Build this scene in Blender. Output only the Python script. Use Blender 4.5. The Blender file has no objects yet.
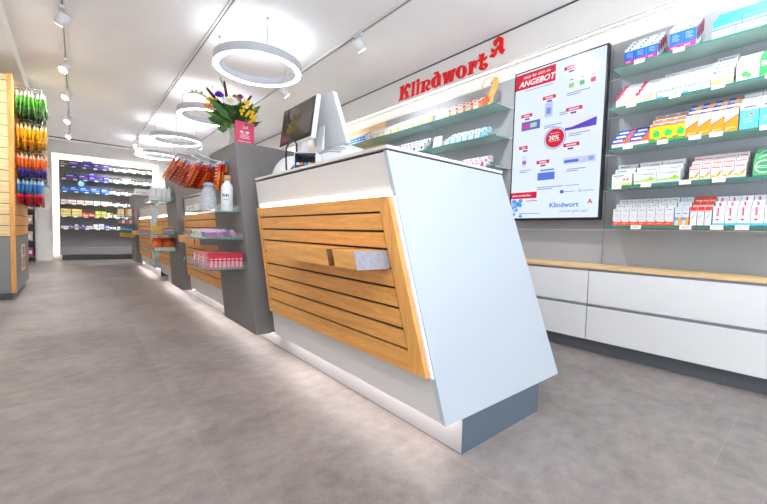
import bpy, bmesh, math, random
from mathutils import Vector, Matrix, geometry
random.seed(7)
C = bpy.context.scene.collection
PI = math.pi

# ------------------------------------------------------------------ helpers
def lin(c):
    return tuple((x/255/12.92) if x/255 <= .04045 else ((x/255+.055)/1.055)**2.4 for x in c)

MATS = {}
def mat(name, rgb=(200,200,200), rough=.5, metal=0, emit=0, alpha=1, noise=0, scale=30, trans=0, stretch=None, coat=0, ecol=None):
    if name in MATS: return MATS[name]
    m = bpy.data.materials.new(name); m.use_nodes = True
    nt = m.node_tree; b = nt.nodes['Principled BSDF']
    c = lin(rgb)
    b.inputs['Base Color'].default_value = (*c, 1)
    b.inputs['Roughness'].default_value = rough
    b.inputs['Metallic'].default_value = metal
    b.inputs['Alpha'].default_value = alpha
    b.inputs['Transmission Weight'].default_value = trans
    b.inputs['Coat Weight'].default_value = coat
    if emit:
        b.inputs['Emission Color'].default_value = (*(lin(ecol) if ecol else c), 1)
        b.inputs['Emission Strength'].default_value = emit
    if noise:
        tc = nt.nodes.new('ShaderNodeTexCoord'); mp = nt.nodes.new('ShaderNodeMapping')
        if stretch: mp.inputs['Scale'].default_value = stretch
        n = nt.nodes.new('ShaderNodeTexNoise'); n.inputs['Scale'].default_value = scale; n.inputs['Detail'].default_value = 5
        r = nt.nodes.new('ShaderNodeValToRGB')
        r.color_ramp.elements[0].position = .3; r.color_ramp.elements[1].position = .7
        r.color_ramp.elements[0].color = (*[x*(1-noise) for x in c], 1)
        r.color_ramp.elements[1].color = (*[min(1, x*(1+noise)) for x in c], 1)
        L = nt.links.new
        L(tc.outputs['Object'], mp.inputs[0]); L(mp.outputs[0], n.inputs['Vector']); L(n.outputs['Fac'], r.inputs[0]); L(r.outputs[0], b.inputs['Base Color'])
    MATS[name] = m
    return m

def col(rgb, rough=.45):
    k = 'print_%d_%d_%d' % tuple(rgb)
    return MATS.get(k) or mat(k, rgb, rough)

class M:
    """collects shapes for ONE mesh object"""
    def __init__(s): s.v = []; s.f = []; s.mi = []; s.m = []; s.sm = []
    def _m(s, m):
        if m not in s.m: s.m.append(m)
        return s.m.index(m)
    def add(s, vs, fs, m, smooth=False):
        o = len(s.v); s.v += [tuple(v) for v in vs]
        for f in fs: s.f.append([i+o for i in f]); s.mi.append(s._m(m)); s.sm.append(smooth)
        return s
    def hexa(s, p, m):  # p: 4 bottom (ccw from above) + 4 top
        return s.add(p, [(3,2,1,0),(4,5,6,7),(0,1,5,4),(1,2,6,5),(2,3,7,6),(3,0,4,7)], m)
    def box(s, x0, x1, y0, y1, z0, z1, m):
        return s.hexa([(x0,y0,z0),(x1,y0,z0),(x1,y1,z0),(x0,y1,z0),(x0,y0,z1),(x1,y0,z1),(x1,y1,z1),(x0,y1,z1)], m)
    def shear(s, x0, x1, y0, y1, z0, z1, m, k, zr):  # box whose y leans with z
        a = k*(z0-zr); b = k*(z1-zr)
        return s.hexa([(x0,y0+a,z0),(x1,y0+a,z0),(x1,y1+a,z0),(x0,y1+a,z0),(x0,y0+b,z1),(x1,y0+b,z1),(x1,y1+b,z1),(x0,y1+b,z1)], m)
    def quad(s, a, b, c, d, m): return s.add([a,b,c,d], [(0,1,2,3)], m)
    def prism(s, pts, fn, d0, d1, m):  # polygon loops pts (outer + holes) mapped by fn(u,v,d)
        loops = pts if isinstance(pts[0][0], (tuple, list)) else [pts]
        flat = [p for l in loops for p in l]
        tri = geometry.tessellate_polygon([[Vector((p[0], p[1], 0)) for p in l] for l in loops])
        n = len(flat)
        vs = [fn(p[0], p[1], d0) for p in flat] + [fn(p[0], p[1], d1) for p in flat]
        fs = [tuple(t) for t in tri] + [tuple(i+n for i in reversed(t)) for t in tri]
        o = 0
        for l in loops:
            k = len(l)
            for i in range(k): j = (i+1) % k; fs.append((o+i, o+j, o+j+n, o+i+n))
            o += k
        return s.add(vs, fs, m)
    def lathe(s, prof, cx, cy, m, n=20, z0=0, smooth=True):
        vs = []; fs = []
        for r, z in prof:
            for i in range(n): a = 2*PI*i/n; vs.append((cx+r*math.cos(a), cy+r*math.sin(a), z0+z))
        for k in range(len(prof)-1):
            for i in range(n):
                j = (i+1) % n; fs.append((k*n+i, k*n+j, (k+1)*n+j, (k+1)*n+i))
        fs.append(tuple(reversed(range(n)))); fs.append(tuple(range((len(prof)-1)*n, len(prof)*n)))
        return s.add(vs, fs, m, smooth)
    def tube(s, path, r, m, n=8, r1=None):
        P = [Vector(p) for p in path]; vs = []; fs = []; N = len(P)
        for k, p in enumerate(P):
            t = (P[min(k+1, N-1)]-P[max(k-1, 0)]).normalized()
            a = t.cross(Vector((0,0,1)) if abs(t.z) < .9 else Vector((1,0,0))).normalized(); b = t.cross(a)
            rr = r if r1 is None else r+(r1-r)*k/(N-1)
            for i in range(n): q = 2*PI*i/n; vs.append(p+a*rr*math.cos(q)+b*rr*math.sin(q))
        for k in range(N-1):
            for i in range(n): j = (i+1) % n; fs.append((k*n+i, k*n+j, (k+1)*n+j, (k+1)*n+i))
        fs.append(tuple(range(n))); fs.append(tuple(reversed(range((N-1)*n, N*n))))
        return s.add(vs, fs, m, True)
    def ball(s, c, r, m, sx=1, sy=1, sz=1, n=10):
        vs = []; fs = []; h = n//2+1
        for k in range(h+1):
            th = PI*k/h
            for i in range(n):
                a = 2*PI*i/n; vs.append((c[0]+r*sx*math.sin(th)*math.cos(a), c[1]+r*sy*math.sin(th)*math.sin(a), c[2]+r*sz*math.cos(th)))
        for k in range(h):
            for i in range(n): j = (i+1) % n; fs.append((k*n+i, (k+1)*n+i, (k+1)*n+j, k*n+j))
        return s.add(vs, fs, m, True)
    def text(s, body, fn, size, m, shear=0, bold=0, align='LEFT', xs=1):
        vs, fs = text_mesh(body, shear, bold, align)
        return s.add([fn(v[0]*size*xs, v[1]*size, 0) for v in vs], fs, m)
    def build(s, name, parent=None, loc=(0,0,0), bevel=0):
        me = bpy.data.meshes.new(name); me.from_pydata(s.v, [], s.f)
        for m in s.m: me.materials.append(m)
        me.polygons.foreach_set('material_index', s.mi)
        me.polygons.foreach_set('use_smooth', s.sm)
        bm = bmesh.new(); bm.from_mesh(me)
        bmesh.ops.recalc_face_normals(bm, faces=[f for f in bm.faces if True])
        bm.to_mesh(me); bm.free(); me.update()
        o = bpy.data.objects.new(name, me); C.objects.link(o); o.location = loc
        if bevel:
            b = o.modifiers.new('bevel', 'BEVEL'); b.width = bevel; b.segments = 2; b.limit_method = 'ANGLE'
        if parent: adopt(o, parent)
        return o

_txt = {}
def text_mesh(body, shear, bold, align):
    k = (body, shear, bold, align)
    if k in _txt: return _txt[k]
    cu = bpy.data.curves.new('t', 'FONT'); cu.body = body; cu.size = 1; cu.shear = shear; cu.offset = bold; cu.align_x = align; cu.resolution_u = 3
    o = bpy.data.objects.new('t', cu); C.objects.link(o)
    dg = bpy.context.evaluated_depsgraph_get(); me = o.evaluated_get(dg).to_mesh()
    r = ([tuple(v.co) for v in me.vertices], [tuple(p.vertices) for p in me.polygons])
    o.evaluated_get(dg).to_mesh_clear(); bpy.data.objects.remove(o); bpy.data.curves.remove(cu)
    _txt[k] = r
    return r

def wm(o):
    return Matrix.LocRotScale(o.location, o.rotation_euler, o.scale) if o.parent is None else wm(o.parent) @ o.matrix_parent_inverse @ Matrix.LocRotScale(o.location, o.rotation_euler, o.scale)
def adopt(o, p):
    o.parent = p; o.matrix_parent_inverse = wm(p).inverted()
def tag(o, label, cat, group=None, kind=None):
    if label: o['label'] = label
    if cat: o['category'] = cat
    if group: o['group'] = group
    if kind: o['kind'] = kind
    return o
def thing(name, label, cat, loc=(0,0,0), group=None):
    o = bpy.data.objects.new(name, None); C.objects.link(o); o.location = loc; o.empty_display_size = .05
    return tag(o, label, cat, group)
def struct(o): o['kind'] = 'structure'; return o
def dup(root, loc, label=None, group=None, rotz=None):
    r = root.copy(); C.objects.link(r); r.location = loc
    if rotz is not None: r.rotation_euler = (0,0,rotz)
    if label: r['label'] = label
    if group: r['group'] = group
    for ch in root.children:
        c = ch.copy(); C.objects.link(c); c.parent = r; c.matrix_parent_inverse = ch.matrix_parent_inverse.copy()
        for g in ch.children:
            d = g.copy(); C.objects.link(d); d.parent = c; d.matrix_parent_inverse = g.matrix_parent_inverse.copy()
    return r
ORD = ['leftmost','second from left','third from left','fourth from left','fifth from left','sixth from left','seventh from left','eighth from left','ninth from left','tenth from left','eleventh from left','twelfth from left','thirteenth from left']
ROW = ['front row','second row','third row','fourth row']

# ------------------------------------------------------------------ materials
white = mat('white_laminate', (243,243,243), .35)
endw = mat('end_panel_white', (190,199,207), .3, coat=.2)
wallw = mat('wall_paint', (236,234,232), .8, noise=.015, scale=40)
ceilw = mat('ceiling_paint', (248,246,247), .9, noise=.02, scale=2)
greyp = mat('grey_back_panel', (166,169,175), .5, noise=.02, scale=8)
plinthg = mat('blue_grey_plinth', (98,112,126), .45)
darkcol = mat('anthracite_laminate', (126,123,122), .5, noise=.05, scale=12, stretch=(1,1,.2))
darkcols = mat('anthracite_laminate_side', (112,108,106), .5)
black = mat('black_gap', (22,20,20), .6)
blackp = mat('black_plastic', (25,26,28), .3)
chrome = mat('brushed_metal', (190,192,195), .25, metal=1)
whitep = mat('white_plastic', (238,240,243), .35)
clear = mat('clear_acrylic', (225,235,238), .08, alpha=.14)
glass = mat('green_tinted_glass', (182,214,204), .12, alpha=.68)
glassedge = mat('glass_edge', (40,135,118), .15)
led = mat('led_light', (255,250,242), emit=3)
ledw = mat('cove_led', (255,248,235), emit=1.8)
ringl = mat('ring_diffuser', (255,255,255), emit=5)
spotl = mat('spot_lens', (255,246,232), emit=14)
aluring = mat('ring_housing', (200,203,210), .4)
redl = mat('red_lettering', (238,6,12), .5)
gold = mat('gold_wood', (205,160,85), .45, noise=.08, scale=20)
paper = mat('white_card', (245,245,245), .6)

def wood(name, rgb, stretch, sc=6):
    m = mat(name, rgb, .42)
    nt = m.node_tree; b = nt.nodes['Principled BSDF']; L = nt.links.new
    tc = nt.nodes.new('ShaderNodeTexCoord'); mp = nt.nodes.new('ShaderNodeMapping'); mp.inputs['Scale'].default_value = stretch
    n = nt.nodes.new('ShaderNodeTexNoise'); n.inputs['Scale'].default_value = sc; n.inputs['Detail'].default_value = 8; n.inputs['Roughness'].default_value = .65; n.inputs['Distortion'].default_value = .6
    n2 = nt.nodes.new('ShaderNodeTexNoise'); n2.inputs['Scale'].default_value = sc*7; n2.inputs['Detail'].default_value = 3
    mx = nt.nodes.new('ShaderNodeMix'); mx.inputs[0].default_value = .35
    r = nt.nodes.new('ShaderNodeValToRGB'); c = lin(rgb)
    r.color_ramp.elements[0].position = .32; r.color_ramp.elements[1].position = .68
    r.color_ramp.elements[0].color = (c[0]*.72, c[1]*.66, c[2]*.58, 1)
    r.color_ramp.elements[1].color = (min(1,c[0]*1.2), min(1,c[1]*1.22), min(1,c[2]*1.3), 1)
    L(tc.outputs['Object'], mp.inputs[0]); L(mp.outputs[0], n.inputs['Vector']); L(mp.outputs[0], n2.inputs['Vector'])
    L(n.outputs['Fac'], mx.inputs[2]); L(n2.outputs['Fac'], mx.inputs[3]); L(mx.outputs[0], r.inputs[0]); L(r.outputs[0], b.inputs['Base Color'])
    return m
oakY = wood('oak_grain_along', (238,172,92), (6,.6,8))
oakZ = wood('oak_grain_upright', (238,172,92), (6,8,.6))
oakX = wood('oak_grain_across', (248,214,160), (.6,6,8))
oakTop = wood('oak_worktop', (240,200,142), (6,.7,8))

def floor_mat():
    m = mat('concrete_look_vinyl', (160,148,142), .45)
    nt = m.node_tree; b = nt.nodes['Principled BSDF']; L = nt.links.new
    tc = nt.nodes.new('ShaderNodeTexCoord')
    def noise(sc, d, st=(1,1,1), dist=0):
        mp = nt.nodes.new('ShaderNodeMapping'); mp.inputs['Scale'].default_value = st; L(tc.outputs['Object'], mp.inputs[0])
        n = nt.nodes.new('ShaderNodeTexNoise'); n.inputs['Scale'].default_value = sc; n.inputs['Detail'].default_value = d; n.inputs['Roughness'].default_value = .62; n.inputs['Distortion'].default_value = dist
        L(mp.outputs[0], n.inputs['Vector']); return n
    a = noise(1.8, 8, (1,1,1), .4); c = noise(14, 7, (1,1.3,1), .2); e = noise(160, 4)
    mp = nt.nodes.new('ShaderNodeMapping'); mp.inputs['Location'].default_value = (.2,.325,0); mp.inputs['Rotation'].default_value = (0,0,PI/2); L(tc.outputs['Object'], mp.inputs[0])
    br = nt.nodes.new('ShaderNodeTexBrick'); br.inputs['Scale'].default_value = 1; br.inputs['Brick Width'].default_value = 1.25; br.inputs['Row Height'].default_value = .65
    br.inputs['Mortar Size'].default_value = .0018; br.inputs['Color1'].default_value = (.44,.44,.44,1); br.inputs['Color2'].default_value = (.56,.56,.56,1); br.inputs['Mortar'].default_value = (.62,.62,.62,1)
    L(mp.outputs[0], br.inputs['Vector'])
    def mixv(f, x, y):
        k = nt.nodes.new('ShaderNodeMix'); k.inputs[0].default_value = f; L(x, k.inputs[2]); L(y, k.inputs[3]); return k.outputs[0]
    v = mixv(.42, a.outputs['Fac'], c.outputs['Fac']); v = mixv(.18, v, e.outputs['Fac']); v = mixv(.3, v, br.outputs['Color'])
    r = nt.nodes.new('ShaderNodeValToRGB')
    r.color_ramp.elements[0].position = .40; r.color_ramp.elements[0].color = (*lin(FLOOR_D), 1)
    r.color_ramp.elements[1].position = .60; r.color_ramp.elements[1].color = (*lin(FLOOR_L), 1)
    L(v, r.inputs[0]); L(r.outputs[0], b.inputs['Base Color'])
    bp = nt.nodes.new('ShaderNodeBump'); bp.inputs['Strength'].default_value = .06; L(v, bp.inputs['Height']); L(bp.outputs[0], b.inputs['Normal'])
    return m
FLOOR_D = (116,107,104); FLOOR_L = (166,156,152)
floorm = floor_mat()

# ------------------------------------------------------------------ camera
def camera():
    yaw, pit, rol = [math.radians(a) for a in (39.92314877, -2.86038102, 1.57378121)]
    f = Vector((math.sin(yaw)*math.cos(pit), math.cos(yaw)*math.cos(pit), math.sin(pit)))
    r0 = f.cross(Vector((0,0,1))).normalized(); u0 = r0.cross(f)
    r = r0*math.cos(rol)+u0*math.sin(rol); u = -r0*math.sin(rol)+u0*math.cos(rol)
    cd = bpy.data.cameras.new('camera'); cd.sensor_width = 36; cd.lens = 368.5829/767*36; cd.clip_start = .02
    o = bpy.data.objects.new('camera', cd); C.objects.link(o)
    m = Matrix((r, u, -f)).transposed().to_4x4(); m.translation = (0,0,.75)
    o.matrix_world = m; bpy.context.scene.camera = o
camera()

# ------------------------------------------------------------------ room shell
XL, XR, YF, YB, ZC = -.85, 2.93, -2.4, 10.35, 2.5
struct(M().box(XL-.1, XR+.1, YF-.1, YB+2.2, -.06, 0, floorm).build('floor'))
struct(M().box(XL-.1, XR+.1, YF-.1, YB+2.2, ZC, ZC+.06, ceilw).build('ceiling'))
struct(M().box(XR, XR+.1, YF-.1, YB+2.2, 0, ZC, wallw).build('wall_right'))
struct(M().box(XL-.1, XL, YF-.1, YB+.1, 0, ZC, wallw).build('wall_left'))
struct(M().box(XL, -.43, YF, YB, 2.36, ZC, wallw).build('trim_1'))            # dropped edge along the left
struct(M().box(2.84, XR, YF, YB, 2.24, ZC, wallw).build('trim_2'))            # bulkhead carrying the sign
struct(M().box(2.862, 2.885, YF, YB, 2.232, 2.2399, ledw).box(2.838, 2.862, YF, YB, 2.228, 2.2399, white).box(2.885, XR, YF, YB, 2.236, 2.2399, white).build('trim_3'))
struct(M().box(2.8345, 2.84, YF, YB, 2.488, ZC, mat('shadow_gap', (70,78,90), .6)).build('trim_4'))
# far wall with a recess for the shelves and a window on its right
wb = M()
wb.box(XL, -.36, YB, YB+.1, 0, ZC, wallw).box(-.36, 1.54, YB, YB+.1, 2.24, ZC, wallw)
wb.box(1.54, 1.72, YB, YB+.1, 0, ZC, wallw).box(1.72, XR, YB, YB+.1, 0, .9, wallw).box(1.72, XR, YB, YB+.1, 2.12, ZC, wallw)
wb.box(-.36, 1.54, YB+.1, YB+.14, 0, 2.3, wallw)
struct(wb.build('wall_back'))
struct(M().box(1.72, XR, YB+.04, YB+.05, .9, 2.12, mat('window_glass', (190,210,220), .05, alpha=.25)).box(1.72, XR, YB+.02, YB+.07, .88, .92, white).box(1.72, 1.75, YB+.02, YB+.07, .9, 2.12, white).build('window_1'))
struct(M().box(XL-.1, XR+.1, YB+2.1, YB+2.2, 0, ZC, mat('back_room_paint', (190,200,208), .8)).build('wall_far'))
# front wall with the shop window behind the camera
wf = M().box(XL, XR, YF-.1, YF, 0, .3, wallw).box(XL, XR, YF-.1, YF, 2.35, ZC, wallw).box(XL, XL+.3, YF-.1, YF, .3, 2.35, wallw).box(XR-.3, XR, YF-.1, YF, .3, 2.35, wallw)
struct(wf.build('wall_front'))
wn = M()
for x in (XL+.3, .4, 1.5, XR-.34): wn.box(x, x+.04, YF-.07, YF-.03, .3, 2.35, plinthg)
wn.box(XL+.3, XR-.3, YF-.07, YF-.03, .3, .34, plinthg).box(XL+.3, XR-.3, YF-.07, YF-.03, 2.31, 2.35, plinthg)
struct(wn.build('window_2'))
struct(M().box(XL, XL+.012, YF, YB, 0, .07, white).build('baseboard_left'))

# back-wall lit frame and grey panel
g = thing('shelf_back_panel', 'grey back panel behind the far wall shelves, framed by a white light strip', 'panel', (.58,10.3,0))
M().box(-.25, 1.42, 10.3, YB+.1, .12, 2.11, mat('far_grey_panel', (128,126,127), .55)).box(-.22, 1.39, 10.33, YB+.1, 0.0, .12, mat('dark_kick', (120,119,120), .5)).build('panel', g)
M().box(-.25, 1.39, 10.2, 10.3, .12, .27, mat('base_grey', (138,137,138), .5)).build('base_cabinet', g)
M().box(-.29, -.265, 10.36, 10.40, .1, 2.2, ledw).box(1.435, 1.46, 10.36, 10.40, .1, 2.2, ledw).box(-.29, 1.46, 10.36, 10.40, 2.15, 2.18, ledw).build('light_strip', g)
# right wall panels
g = thing('wall_back_panel', 'grey wall panelling behind the glass shelves on the right', 'panel', (2.91,1.3,.5))
pm = M().box(2.90, XR, -1.6, 3.49, .574, 2.11, greyp)
pm.build('grey_panel', g)
M().box(2.90, XR, 3.49, 4.6, .574, 2.11, oakTop).build('oak_panel', g)
rm = M()
for z in (.822, 1.097, 1.346, 1.605, 1.864):
    rm.box(2.894, 2.90, -1.6, 3.49, z-.006, z, mat('rail_light', (215,215,215), .35)); 
rm.build('shelf_rail', g)
pj = M()
for y in (1.02, 1.73, 2.64): pj.box(2.8985, 2.90, y-.002, y+.002, .58, 2.1, mat('joint_line', (125,125,125), .6))
pj.build('panel_joint', g)

# ------------------------------------------------------------------ low cabinets
g = thing('worktop', 'long thin oak worktop on the low white drawer cabinets', 'worktop', (2.75,1,.556))
M().box(2.578, 2.90, -1.6, 4.6, .556, .574, oakTop).build('top', g, bevel=.002)
ys = [(-1.6,-.32),(-.32,.984),(.984,1.57),(1.57,2.9),(2.9,4.6)]
lab = ['white low cabinet with two wide drawers, beyond the right edge of view', 'white low cabinet with two wide drawers at the far right under the worktop', 'narrow white two-drawer cabinet beside the big counter end panel', 'white two-drawer cabinet under the worktop hidden behind the big counter','white two-drawer cabinet under the worktop behind the flower column']
for i, (a, b) in enumerate(ys):
    g = thing('drawer_cabinet', lab[i], 'cabinet', (2.75,(a+b)/2,0), 'low white drawer cabinets')
    M().box(2.61, 2.90, a+.001, b-.001, .085, .545, white).box(2.60, 2.90, a+.002, b-.002, .545, .5555, mat('grip_alu', (170,175,185), .35, metal=.6)).build('body', g)
    M().box(2.64, 2.90, a, b, 0, .085, mat('dark_plinth', (104,108,114), .5)).build('plinth', g)
    for z0, z1 in ((.09,.308),(.328,.542)):
        d = M().box(2.584, 2.607, a+.0025, b-.0025, z0, z1, white).build('drawer', g, bevel=.0015)
        d2 = M().box(2.588, 2.61, a+.003, b-.003, z1, z1+.007, mat('grip_alu')).build('grip_rail', None); adopt(d2, d); 

# ------------------------------------------------------------------ counters
K = .359
ZB = .128
def slat_panel(g, y0, y1, zt, zb, ledge=True, gaps=(.831,.7587,.692,.622,.553,.482,.412,.344)):
    """y0,y1: near / far edge of the panel at z=ZB; everything leans along y by K per metre"""
    X0, X1 = .890, .907
    S = lambda m, ya, yb, z0, z1, mm, x0=X0, x1=X1: m.shear(x0, x1, ya, yb, z0, z1, mm, K, ZB)
    b = M(); S(b, y0-.012, y1+.0, zb-.002, zt+.002, white, .907, .9215); b.build('backing_board', g)
    p = M()
    S(p, y0+.01, y1-.01, zb+.01, zt-.01, black, .902, .9069)
    fw = .053
    S(p, y0, y0+fw+.01, zb, zt, oakZ); S(p, y1-.03, y1, zb, zt, oakZ)
    S(p, y0+fw+.01, y1-.03, gaps[0]+.0035, zt, oakY, X0+.0005); S(p, y0+fw+.01, y1-.03, zb, gaps[-1]-.0035, oakY, X0+.0005)
    for i in range(len(gaps)-1):
        S(p, y0+fw+.016, y1-.034, gaps[i+1]+.0045, gaps[i]-.0045, oakY, X0+.002)
    o = p.build('slatted_oak_panel', g)
    if ledge:
        l = M(); x0 = .741
        ya, yb = y0+fw+.02, min(y1-.05, y0+.84)
        for a, b_ in ((ya, ya+.14),(ya+.183, yb)):
            l.shear(x0, X0+.002, a, b_, .622, .686, oakY, K, ZB)
        l.shear(X0-.006, X0+.001, ya+.14, ya+.183, .622, .686, mat('slot_shade', (120,78,45), .6), K, ZB)  # shade at the back of the slot, painted dark brown
        l.shear(x0+.0005, X0-.006, ya+.1815, ya+.1829, .6223, .6857, mat('slot_shade'), K, ZB)  # thin dark sheet painting shade over the slot's oak end face
        a = K*(.622-ZB); c = K*(.686-ZB)
        l.hexa([(x0-.0005,ya+a-.003,.6215),(X0,ya+a-.003,.6215),(X0,ya+a,.6215),(x0-.0005,ya+a,.6215),(x0-.0005,ya+c-.003,.6865),(X0,ya+c-.003,.6865),(X0,ya+c,.6865),(x0-.0005,ya+c,.6865)], mat('grey_end_reflection', (150,149,160), .35, noise=.15, scale=60))  # grey reflection painted over the ledge's near end
        l.build('bag_ledge', g)

def counter(y0, y1, label, near_end=True, ledge=True, xr=1.706, gap_far=.045):
    g = thing('service_counter', label, 'counter', (1.3,(y0+y1)/2,0), 'white service counters with oak fronts')
    kz = lambda z: K*(z-ZB)
    M().shear(.922, xr-.02, y0+.0215, y1, ZB, 1.0665, mat('counter_laminate', (222,219,216), .35), K, ZB).build('body', g)
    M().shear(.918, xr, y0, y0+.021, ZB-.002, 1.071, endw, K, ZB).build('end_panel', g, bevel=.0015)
    M().box(.935, xr-.012, y0+kz(1.071)+.012, y1+kz(1.071), 1.0665, 1.078, black).build('shadow_gap', g)
    M().box(.916, xr+.002, y0+kz(1.078)-.004, y1+kz(1.078), 1.078, 1.0915, mat('countertop_laminate', (228,226,226), .35)).build('countertop', g, bevel=.002)
    yp = y1+.097 if y0 < 1 else y1
    p = M().box(1.007, 1.522, y0+.0015, yp, 0, .1275, plinthg).box(1.522, 1.526, y0+.0015, y0+.0055, 0, .1275, chrome)
    p.box(1.0055, 1.0069, y0+.0015, yp, 0.004, .1275, mat('plinth_front_lit', (185,184,186), .35)); p.build('plinth', g)  # paler plate: LED light on the plinth front put into the colour
    M().shear(.9175, .9219, y0+.03, y1-.04, .8945, .9155, led, K, ZB).build('led_strip', g)
    M().box(.955, .97, y0+.02, y1-.02, .121, .1275, mat('plinth_led', (255,246,242), emit=6)).build('plinth_light', g)
    slat_panel(g, y0+.018, y1-gap_far, .89, .270, ledge)
    return g
counter(.757, 2.105, 'large white counter in the foreground with slatted oak front and slanted end panel')
counter(2.84, 4.215, 'white counter with oak slats between the two dark leaning columns', gap_far=.06)
counter(4.805, 5.93, 'white counter just behind the second dark column', ledge=False, gap_far=.06)
counter(6.54, 7.94, 'far white counter with lit strip beside the last dark column', gap_far=.06)

# ------------------------------------------------------------------ leaning columns
KC = .345
def column(y0, y1, label, xr=1.62):
    g = thing('display_column', label, 'column', (1.2,(y0+y1)/2,0), 'dark grey leaning columns')
    m = M().shear(.846, xr, y0, y1, .105, 1.34, darkcol, KC, .105); m.build('column_body', g, bevel=.0015)
    k = KC*(1.34-.105)
    M().box(.844, xr+.002, y0+k-.002, y1+k+.002, 1.34, 1.352, mat('column_top', (128,126,128), .5)).build('top_board', g)
    M().box(1.007, 1.5, y0-.0, y1+.0, 0, .1045, plinthg).box(1.0055, 1.0069, y0, y1, .004, .1045, mat('plinth_front_lit')).build('plinth', g)  # front plate painted paler, as if lit by the LED
    M().box(.95, .965, y0+.02, y1-.02, .0985, .1045, mat('plinth_led')).build('plinth_light', g)
    return g
column(2.204, 2.835, 'dark grey leaning column carrying the flower vase and sachet hooks')
column(4.22, 4.80, 'dark grey leaning column in the middle, holding white bottles and yellow packs')
column(7.95, 8.6, 'dark grey leaning column farthest away, near the back shelves')

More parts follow.
